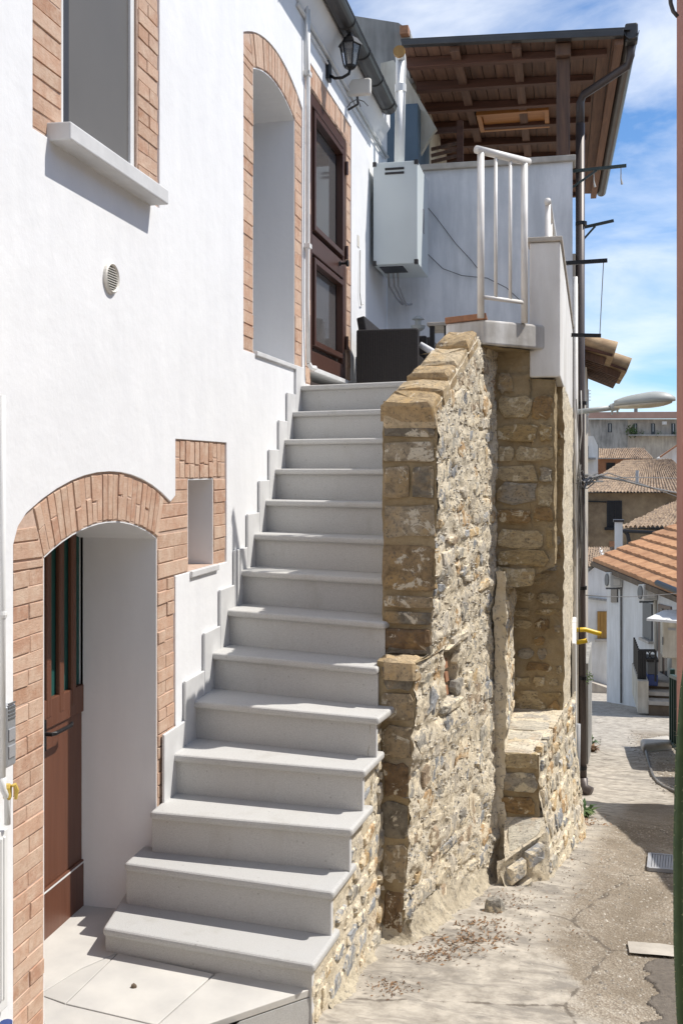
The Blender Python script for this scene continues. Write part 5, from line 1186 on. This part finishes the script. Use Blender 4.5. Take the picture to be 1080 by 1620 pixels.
# meter box, awning, porch with steps, railing, bin
mbx = thing('meter_box', fA(1062, 1040), 'cream utility box under a small white awning at right', 'meter box')
YM = 22.2; fM = lambda x, y, Y=YM: ony(x, y, Y)
def cbox(px0, px1, py0, py1, Y, dep, name, mat, parent, bevel=0):
    a_, b_ = ony(px0, py1, Y), ony(px1, py0, Y); return MB().box(a_.x, b_.x, Y, Y + dep, a_.z, b_.z).build(name, mat, parent, bevel=bevel)
cbox(1047, 1092, 985, 1041, YM, .5, 'casing', 'cream', mbx, .03); cbox(1056, 1068, 994, 997, YM - .02, .019, 'name_strip', 'grey_box', mbx); cbox(1046.5, 1048.5, 1008, 1020, YM - .02, .019, 'latch', 'bin_grey', mbx)
a_, b_, c_, d_ = fM(1022, 982, 21.7), fM(1092, 988, 21.7), fM(1092, 967, 22.9), fM(1048, 969, 22.9)
tag(MB().prism([a_, b_, c_, d_], UP * .05).build('awning', 'far_white'), 'small flat white awning above the cream utility box', 'awning')
YP = 22.1
pz = thing('porch_steps', ony(1040, 1125, YP), 'cream porch with three brown steps beside the white house', 'steps')
cbox(1008, 1025, 1078, 1128, YP, 2.0, 'porch_wall', 'cream', pz)
cbox(1025.2, 1095, 1080, 1132, YP + .9, 1.1, 'porch_floor', 'concrete_pale', pz)
for k in range(3):
    cbox(1025.2, 1095, 1085 + k * 15, 1135, YP + .62 - k * .31, .30, 'step', 'rust_stone', pz); cbox(1025.2, 1095, 1082.5 + k * 15, 1085 + k * 15, YP + .58 - k * .31, .34, 'tread', 'concrete_pale', pz)
cbox(1062, 1095, 1040, 1084, YP + .4, 2.0, 'side_wall', 'cream', pz)
YR_ = YP + .2
rl = thing('porch_railing', ony(1020, 1078, YR_), 'black iron porch railing with scroll top on the cream porch', 'railing')
r0, r1 = ony(1009, 1029, YR_), ony(1036, 1029, YR_); rb0, rb1 = ony(1009, 1078, YR_), ony(1036, 1078, YR_)
MB().tube([r0, r1], .03, 6).build('top_rail', 'iron', rl); MB().tube([lerp(r0, rb0, .28), lerp(r1, rb1, .28)], .02, 6).build('mid_rail', 'iron', rl)
for k in range(5): MB().tube([lerp(r0, r1, k / 10), lerp(rb0, rb1, k / 10)], .024, 6).build('baluster', 'iron', rl)
MB().tube([r1, rb1], .024, 6).build('baluster', 'iron', rl)
for k in range(7): MB().tube([r0 + Vector((.015, .28 * k, 0)), rb0 + Vector((.015, .28 * k, 0))], .022, 6).build('baluster', 'iron', rl)
for k in range(3):
    c0 = lerp(lerp(r0, rb0, .14), lerp(r1, rb1, .14), (k + .5) / 3); MB().tube([c0 + Vector((.055 * math.cos(a), 0, .075 * math.sin(a))) for a in [j * math.pi / 5 for j in range(11)]], .012, 5, False).build('scroll', 'iron', rl)
bn = thing('storage_bin', ony(1031, 1088, YP + .5), 'grey and blue plastic bin behind the black porch railing', 'bin')
cbox(1023, 1040, 1047, 1067, YP + .45, .6, 'upper_body', 'bin_grey', bn, .02); cbox(1023, 1040, 1067.5, 1085, YP + .45, .6, 'lower_body', 'blue', bn, .02); cbox(1022, 1041, 1044, 1047, YP + .43, .64, 'lid', 'iron', bn)
# --- house B: small white house at the street end with the ochre window
hB = thing('ochre_window_house', ony(945, 1085, 33), 'white house at the street end with an ochre shuttered window', 'house')
YB = 33; nY = Vector((0, -1, 0)); fB = lambda x, y: ony(x, y, YB)
slabface(fB, -nY, [(915, 912), (930, 905), (955, 885), (985, 890), (985, 1120), (915, 1120)], 5, 'wall', 'far_white', hB)
sh = slabface(fB, nY, [(944, 967), (960, 967), (960, 1010), (944, 1010)], .04, 'window', 'yellow_wood', hB)
for k in range(3): slabface(fB, nY, [(944 + k * 5.4, 968), (948.6 + k * 5.4, 968), (948.6 + k * 5.4, 1009), (944 + k * 5.4, 1009)], .07, 'shutter_board', 'yellow_wood', sh)
slabface(fB, nY, [(940, 1010), (962, 1010), (962, 1014), (940, 1014)], .2, 'window_sill', 'concrete_pale', hB)
slabface(fB, nY, [(930, 944), (960, 948), (960, 951), (930, 947)], .12, 'stone_band', 'grey_wall', hB)
slabface(fB, nY, [(928, 1072), (962, 1084), (962, 1125), (928, 1125)], .5, 'plinth', 'beige_wall', hB)
tiled('roof', 'tile_roof', hB, ony(922, 906, 32.8), ony(960, 884, 32.8), ony(972, 868, 38), ony(922, 868, 38), 12, 9, .06)
ch_ = thing('white_chimney', ony(978, 866, 31), 'slim white chimney with a dark cap beside the orange roof', 'chimney')
q0, q1 = ony(972, 826, 30), ony(984, 880, 30); MB().box(q0.x, q1.x, 30, 30.25, q1.z, q0.z).build('stack', 'far_white', ch_)
MB().box(q0.x - .04, q1.x + .04, 29.96, 30.29, q0.z + .001, q0.z + .07).build('cap', 'dark_metal', ch_)
# --- house C: stone house with hipped tile roof
YC = 44; fC = lambda x, y: ony(x, y, YC)
hC = thing('stone_house', fC(1000, 900), 'ochre stone house with a hipped clay tile roof and dark window', 'house')
slabface(fC, -nY, [(905, 780), (1110, 780), (1110, 1010), (905, 1010)], 9, 'wall', 'stone_far', hC)
cwn = slabface(fC, nY, [(959, 792), (983, 792), (983, 834), (959, 834)], .04, 'window', 'far_window', hC)
for x in (960.5, 972): slabface(fC, nY, [(x, 793.5), (x + 9.5, 793.5), (x + 9.5, 833), (x, 833)], .08, 'shutter', 'iron', cwn)
slabface(fC, nY, [(955, 834), (987, 834), (987, 838), (955, 838)], .3, 'window_sill', 'iron', hC)
slabface(fC, nY, [(1053, 796), (1066, 796), (1066, 803), (1053, 803)], .05, 'window', 'dark_glass', hC); slabface(fC, nY, [(963, 856), (972, 856), (972, 868), (963, 868)], .05, 'window', 'tile_terracotta', hC)
slabface(fC, nY, [(914, 790), (926, 790), (926, 1000), (914, 1000)], .3, 'white_pilaster', 'far_white', hC)
slabface(fC, nY, [(926, 792), (958, 793), (958, 795), (926, 794)], .1, 'awning_bar', 'iron', hC)
tiled('roof', 'tile_roof', hC, ony(905, 780, 43.4), ony(1120, 782, 43.4), ony(1062, 728, 51), ony(985, 730, 51), 40, 16, .06)
pole = MB().tube([ony(1007, 765, 40), ony(1007, 744, 40)], .06, 8); tag(pole.build('roof_pole', 'grey_box'), 'short grey pole in front of the hipped roof', 'pole')
# --- tile roof G in the right foreground of the town
hG = thing('low_tile_roof_house', ony(1050, 880, 37), 'house with an uneven mossy tile roof next to the orange roof', 'house')
slabface(lambda x, y: ony(x, y, 37), -nY, [(986, 836), (1110, 842), (1110, 940), (986, 930)], 3, 'wall', 'stone_far', hG)
tiled('roof', 'tile_roof', hG, ony(980, 838, 36.5), ony(1120, 836, 36.5), ony(1120, 778, 41), ony(1045, 806, 41), 20, 10, .09)
MB().tube([ony(986, 838, 36.4), ony(992, 846, 36.4), ony(994, 856, 36.4), ony(994, 880, 36.4)], .07, 8).build('rain_pipe', 'iron', hG); MB().tube([ony(982, 840, 36.35), ony(1050, 843, 36.35)], .06, 8).build('gutter', 'iron', hG)
# --- house D: narrow ridge roof
hD = thing('red_wall_house', ony(985, 745, 55), 'low reddish house with a long brown tile roof', 'house')
slabface(lambda x, y: ony(x, y, 55), -nY, [(945, 726), (1030, 726), (1030, 800), (945, 800)], 5, 'wall', 'tile_terracotta', hD)
slabface(lambda x, y: ony(x, y, 55), nY, [(958, 732), (972, 732), (972, 745), (958, 745)], .05, 'window', 'dark_glass', hD)
tiled('roof', 'tile_roof', hD, ony(946, 727, 54.5), ony(1034, 728, 54.5), ony(1018, 711, 60), ony(946, 712, 60), 26, 8, .07)
# --- house E: long grey apartment row
YE = 78; fE = lambda x, y: ony(x, y, YE)
hE = thing('grey_apartment_row', fE(1000, 735), 'long weathered grey building with a flat pink roof and balcony plants', 'building')
slabface(fE, -nY, [(928, 663), (992, 663), (992, 830), (928, 830)], 9, 'wall', 'grey_wall', hE)
slabface(fE, -nY, [(992.2, 663), (1120, 663), (1120, 830), (992.2, 830)], 9, 'wall', 'beige_wall', hE)
slabface(fE, nY, [(924, 653), (1120, 652), (1120, 662), (924, 662.5)], .8, 'roof', 'pink_roof', hE)
for x in (961, 1001, 1029, 1061): 
    wn = slabface(fE, nY, [(x, 670), (x + 6, 670), (x + 6, 684 if x < 990 else 688), (x, 684 if x < 990 else 688)], .06, 'window', 'far_window', hE)
    slabface(fE, nY, [(x + 2.6, 670.5), (x + 3.4, 670.5), (x + 3.4, 683), (x + 2.6, 683)], .10, 'frame', 'far_white', wn)
slabface(fE, nY, [(992, 688), (1120, 688), (1120, 690), (992, 690)], .9, 'balcony', 'grey_wall', hE)
slabface(fE, nY, [(1046, 667), (1053, 667), (1053, 672), (1046, 672)], .4, 'air_conditioner', 'far_white', hE)
slabface(fE, nY, [(1002, 647), (1007, 647), (1007, 653), (1002, 653)], .6, 'chimney', 'grey_wall', hE)
def bush(name, c, r, n, lbl, cat, grp=None, mat='leaf', parent=None):
    mb = MB()
    for _ in range(n):
        v = Vector((random.gauss(0, 1), random.gauss(0, 1), random.gauss(0, 1))).normalized() * r * random.random() ** .4; v.z *= 1.2; p = c + v
        a_, b_ = Vector((random.gauss(0, 1), random.gauss(0, 1), random.gauss(0, 1))).normalized(), None; b_ = a_.orthogonal().normalized(); s_ = r * random.uniform(.12, .25)
        mb.add([p - a_ * s_, p + b_ * s_ * .5, p + a_ * s_, p - b_ * s_ * .5], [(0, 1, 2, 3)])
    return tag(mb.build(name, mat, fix=False), lbl, cat, grp)
bush('balcony_plant', fE(998, 682) + Vector((0, -.5, 0)), .45, 160, 'leafy green balcony plant at the left end of the far balcony', 'plant')
for x, l_ in ((1014, 'small potted plant between the far balcony windows'), (1040, 'potted plant under the far air conditioner'), (1066, 'dark potted plant at the right edge of the far balcony')): bush('balcony_plant', fE(x, 686) + Vector((0, -.5, 0)), .22, 60, l_, 'plant')
# --- house F right gable and H left pale block
hF = thing('grey_gable_house', ony(1065, 720, 66), 'pale grey gable with a dark roof edge at the right', 'house')
slabface(lambda x, y: ony(x, y, 66), -nY, [(1044, 724), (1080, 700), (1120, 700), (1120, 800), (1044, 800)], 3, 'wall', 'far_white', hF)
slabface(lambda x, y: ony(x, y, 65.9), nY, [(1043, 724), (1080, 699), (1080, 696), (1042, 722)], .6, 'roof_edge', 'tile_terracotta', hF)
hH = thing('pale_block_house', ony(922, 780, 50), 'pale flat house with a blue grey window behind the downpipe', 'house')
fH = lambda x, y: ony(x, y, 52)
slabface(fH, -nY, [(895, 690), (938, 690), (945, 705), (945, 840), (895, 840)], 4, 'wall', 'far_white', hH)
slabface(fH, nY, [(917, 706), (930, 706), (930, 723), (917, 723)], .05, 'window', 'far_window', hH); slabface(fH, nY, [(914, 724), (941, 724), (941, 727), (914, 727)], .6, 'balcony', 'grey_wall', hH)
slabface(fH, nY, [(914, 686), (926, 686), (926, 692), (914, 692)], .8, 'awning', 'far_white', hH)
hJ = thing('tall_grey_house', ony(920, 700, 64), 'tall grey house rising at the left of the long apartment row', 'house')
slabface(lambda x, y: ony(x, y, 64), -nY, [(895, 654), (929, 654), (936, 700), (936, 820), (895, 820)], 5, 'wall', 'beige_wall', hJ)
slabface(lambda x, y: ony(x, y, 64), nY, [(917, 671), (921, 671), (921, 678), (917, 678)], .05, 'window', 'dark_glass', hJ)
for (x, y0, y1, l_) in ((930, 616, 655, 'thin mast antenna with short crossbars above the far roofs'), (921, 622, 655, 'shorter mast antenna left of the first one')):
    at = thing('roof_antenna', ony(x, y1, 63.8), l_, 'antenna'); MB().tube([ony(x, y0, 63.8), ony(x, y1 + 2, 63.8)], .035, 5).build('mast', 'grey_box', at)
    for k in range(4): MB().tube([ony(x - 4, y0 + 2 + k * 5, 63.8), ony(x + 4, y0 + 2 + k * 5, 63.8)], .02, 5).build('crossbar', 'grey_box', at)

# ================================================================== STREET RIGHT SIDE AND SMALL THINGS
# terracotta painted corner post near the viewer
yc = 2.6; x_c = ony(1069, 740, yc + .16).x
tpst = thing('terracotta_post', (x_c + .07, yc + .07, 0), 'terracotta painted porch post at the right edge', 'post')
MB().box(x_c, x_c + .16, yc, yc + .16, -.3, 3.6).build('shaft', 'terracotta_paint', tpst, bevel=.008)
ek = ony(1066, 10, 2.58)
MB().tube([ony(1059, -12, 2.56), ony(1060, 5, 2.56), ony(1064, 18, 2.56), ony(1071, 26, 2.56)], .005, 8).build('cable_loop', 'dark_metal', tpst, smooth=True)
# cactus column
cy = 2.15; ccx = ony(1093, 1300, cy).x
cac = thing('column_cactus', (ccx, cy, 0), 'tall ribbed dark green column cactus at the right edge', 'cactus')
mb = MB(); n = 72; prof = [(.018, .55), (.026, .65), (.030, .80), (.030, 1.0), (.027, 1.18), (.020, 1.32), (.010, 1.42), (.002, 1.455)]; vs = []
for (r_, z) in prof:
    for k in range(n):
        t = 2 * math.pi * k / n; rr = r_ * (1 + .22 * math.cos(t * 9)); vs.append((ccx + rr * math.cos(t) + .015 * (z - 1) ** 2, cy + rr * math.sin(t), z))
mb.add(vs, [(j * n + k, j * n + (k + 1) % n, (j + 1) * n + (k + 1) % n, (j + 1) * n + k) for j in range(len(prof) - 1) for k in range(n)] + [tuple(range(n - 1, -1, -1)), tuple(range((len(prof) - 1) * n, len(prof) * n))])
mb.build('stem', 'cactus', cac, smooth=True)
sp_ = MB()
for k in range(9):
    t = 2 * math.pi * k / 9
    for j in range(34):
        z = .58 + j * .025; rr = next((lerp(prof[i][0], prof[i + 1][0], (z - prof[i][1]) / (prof[i + 1][1] - prof[i][1])) for i in range(len(prof) - 1) if prof[i][1] <= z <= prof[i + 1][1]), .01) * 1.15
        p = Vector((ccx + rr * math.cos(t) + .015 * (z - 1) ** 2, cy + rr * math.sin(t), z)); o = Vector((math.cos(t), math.sin(t), 0))
        for q in range(3): d = (o + Vector((random.uniform(-.7, .7), random.uniform(-.7, .7), random.uniform(-.7, .7)))) * .007; s_ = Vector((-o.y, o.x, 0)) * .0012; sp_.add([p - s_, p + s_, p + d], [(0, 1, 2)])
sp_.build('spines', 'spine', cac, kind='stuff', fix=False)
pot_z = gz(ccx, cy)
MB().lathe((ccx, cy, pot_z), [(.11, 0), (.15, .30), (.16, .30), (.16, .34), (.14, .34), (.13, .30)], 24).build('pot', 'tile_terracotta', cac)
MB().tube([(ccx + .006, cy, pot_z + .28), (ccx + .003, cy, .57)], .02, 10).build('trunk', 'cactus', cac)
# drain grate
dg0, dg1, dg2, dg3 = ong(1027, 1357), ong(1066, 1360), ong(1064, 1381), ong(1025, 1378)
gr = thing('drain_grate', ong(1045, 1368), 'small grey metal drain grate set in the street', 'drain')
for p in (dg0, dg1, dg2, dg3): p.z = gzn(p.x, p.y) + .014
fr_ = MB(); 
for a_, b_ in ((dg0, dg1), (dg1, dg2), (dg2, dg3), (dg3, dg0)): fr_.beam(a_, b_, .02, .022)
fr_.build('frame', 'grey_box', gr)
for k in range(9): t = (k + .5) / 9; MB().beam(lerp(dg0, dg1, t), lerp(dg3, dg2, t), .013, .014).build('bar', 'grey_box', gr)
MB().prism([p - UP * .012 for p in (dg0, dg1, dg2, dg3)], (0, 0, .004)).build('pit', 'iron', gr)
# hose, kerb block, gate
hp = []
for x, y in ((1020, 1187), (1023, 1200), (1027, 1215), (1032, 1230), (1040, 1241), (1050, 1248), (1064, 1254), (1085, 1261)):
    p = ong(x, y); hp.append(Vector((p.x, p.y, gz(p.x, p.y) + .02)))
tag(MB().tube(hp, .018, 8).build('drain_hose', 'cable', smooth=True), 'dark flexible drain hose curving across the street', 'hose')
k0, k1, k2, k3 = ong(1012, 1181), ong(1058, 1174), ong(1062, 1186), ong(1016, 1190)
kb = MB().prism([p - UP * .2 for p in (k3, k2, k1, k0)], (0, 0, .32)); tag(kb.build('kerb_block', 'concrete_pale', bevel=.05, seg=3), 'pale concrete kerb block at the foot of the green gate', 'kerb')
ga, gb = ong(1061, 1183), ong(1090, 1220)
gtt = thing('green_gate', ga, 'dark green ribbed metal gate panel on the right street side', 'gate')
gh = 1.0
MB().prism([ga + UP * .1, gb + UP * .1, gb + UP * (.1 + gh), ga + UP * (.1 + gh)], Vector((.03, 0, 0))).build('panel', 'green_gate', gtt)
for z in (.1, .1 + gh): MB().beam(ga + UP * z, gb + UP * z, .06, .05).build('rail', 'green_gate', gtt)
for k in range(8): p = lerp(ga, gb, k / 7); MB().box(p.x - .03, p.x + .002, p.y - .02, p.y + .02, p.z + .08, p.z + gh + .1).build('rib', 'green_gate', gtt)
MB().box(ga.x - .02, ga.x + .05, ga.y - .03, ga.y + .04, ga.z - .2, ga.z + gh + .2).build('post', 'green_gate', gtt)
# right hand house whose wall shades the street
rh = thing('right_street_house', (3, 10, -1), 'plastered house on the right side of the street outside the view', 'house')
MB().hexa([(2.0, 3.4, -1.2), (6, 3.4, -1.2), (6, 10.4, -2.2), (2.0, 10.4, -2.2), (2.0, 3.4, 1.4), (6, 3.4, 1.4), (6, 10.4, 1.4), (2.0, 10.4, 1.4)]).build('wall', 'cream', rh)
MB().box(1.9, 6, 3.3, 10.6, 1.401, 1.53).build('roof', 'tile_roof', rh)
bh = thing('added_right_blocker', (8, 6, -1), 'tall house block added unseen behind the low right house to cut sky light', 'house')  # unseen block, added to cut the sky fill from the right
MB().box(5.6, 11, -7, 14, -3, 5.0).build('wall', 'beige_wall', bh); MB().box(5.4, 11.2, -7.2, 14.2, 5.001, 5.2).build('roof', 'tile_roof', bh)
vh = thing('added_rear_blocker', (2, -8, 0), 'house block added unseen behind the viewer to hold back sky light', 'house')  # added out of view so that stair risers and reveals get less sky
MB().box(-3, 5, -11, -6, -.5, 6.5).build('wall', 'beige_wall', vh); MB().box(-3.2, 5.2, -11.2, -5.7, 6.501, 6.7).build('roof', 'tile_roof', vh)
# fallen stone, weeds, litter, pebbles
fs0 = ong(782, 1438); fst = thing('fallen_stone', fs0, 'loose grey stone lying at the foot of the rubble wall', 'stone')
stone(lambda u, v, d: fs0 + Vector((u, v, d - .01)), rloop(-.055, .055, -.035, .04, .15, 3, 10), .065, -.02, .2).build('stone', 'rubble', fst)
def weed(px, py, n, r, lbl, mat='leaf'):
    c0 = ong(px, py); mb = MB()
    for _ in range(n):
        a_ = random.uniform(0, 6.28); o = Vector((math.cos(a_), math.sin(a_), 0)); b0_ = c0 + o * random.uniform(0, r * .4); l_ = random.uniform(.5, 1) * r; s_ = Vector((-o.y, o.x, 0)) * l_ * .16
        m_ = b0_ + o * l_ * .45 + UP * l_ * .6; e1_ = b0_ + o * l_ + UP * l_ * random.uniform(.3, .9); mb.add([b0_, m_ - s_, e1_, m_ + s_], [(0, 1, 2, 3)])
    return tag(mb.build('weed', mat, fix=False), lbl, 'weed')
weed(921, 1292, 50, .13, 'yellow green weeds growing at the street corner below the downpipe'); weed(930, 1180, 50, .18, 'green weed tuft behind the foot of the downpipe'); weed(934, 1190, 40, .14, 'dry orange weed at the wall behind the downpipe', 'litter')
bush('wall_plant', ony(922, 1072, 12.0) + Vector((.05, 0, 0)), .07, 120, 'small bright green plant sprouting from the wall by the downpipe clip', 'plant')
lt = MB()
def litter(px, py, sx, sy, n, smin, smax, mb, flat=.4):
    for _ in range(n):
        q = ong(px + random.gauss(0, sx), py + random.gauss(0, sy)); q.z = gzn(q.x, q.y) + .004
        a_ = random.uniform(0, 6.28); d = Vector((math.cos(a_), math.sin(a_), random.uniform(-.2, .4))); e = Vector((-d.y, d.x, random.uniform(-flat, flat))); s_ = random.uniform(smin, smax)
        mb.add([q - d * s_, q + e * s_ * .3 + UP * .004, q + d * s_ + UP * .003, q - e * s_ * .3], [(0, 1, 2, 3)])
litter(740, 1490, 45, 8, 220, .006, .02, lt); litter(690, 1512, 34, 7, 200, .004, .014, lt); litter(770, 1465, 30, 6, 130, .005, .015, lt); litter(800, 1425, 30, 8, 130, .004, .012, lt); litter(870, 1440, 60, 40, 70, .004, .010, lt); litter(620, 1560, 22, 8, 140, .004, .011, lt); litter(925, 1300, 14, 6, 120, .01, .025, lt)
litter(840, 1345, 40, 20, 200, .004, .012, lt)
o = lt.build('leaf_litter', 'litter', fix=False); o['kind'] = 'stuff'; tag(o, 'dry brown leaves and twigs scattered along the wall foot', 'leaf litter')
pbm = MB()
def peb(q, s):
    a = [q + Vector((math.cos(t) * s * random.uniform(.7, 1.2), math.sin(t) * s * random.uniform(.7, 1.2), 0)) for t in [k * 1.2566 for k in range(5)]]
    pbm.add(a + [q + Vector((random.uniform(-.2, .2) * s, random.uniform(-.2, .2) * s, s * random.uniform(.4, .8)))], [(k, (k + 1) % 5, 5) for k in range(5)])
for _ in range(6500):
    y = random.uniform(4.2, 8.2); x = random.uniform(-.9, 1.0)
    if x + .3 * (y - 4.3) < random.uniform(-.35, .25): continue
    q = Vector((x, y, gzn(x, y) - .001)); peb(q, random.choice((.004, .005, .006, .006, .008, .011)))
for _ in range(900):
    y = random.uniform(11, 18); x = random.uniform(.9, 1.9); peb(Vector((x, y, gzn(x, y))), random.uniform(.01, .025))
o = pbm.build('gravel', 'pebble', fix=False); o['kind'] = 'stuff'; tag(o, 'loose pale gravel over the worn street surface', 'gravel')
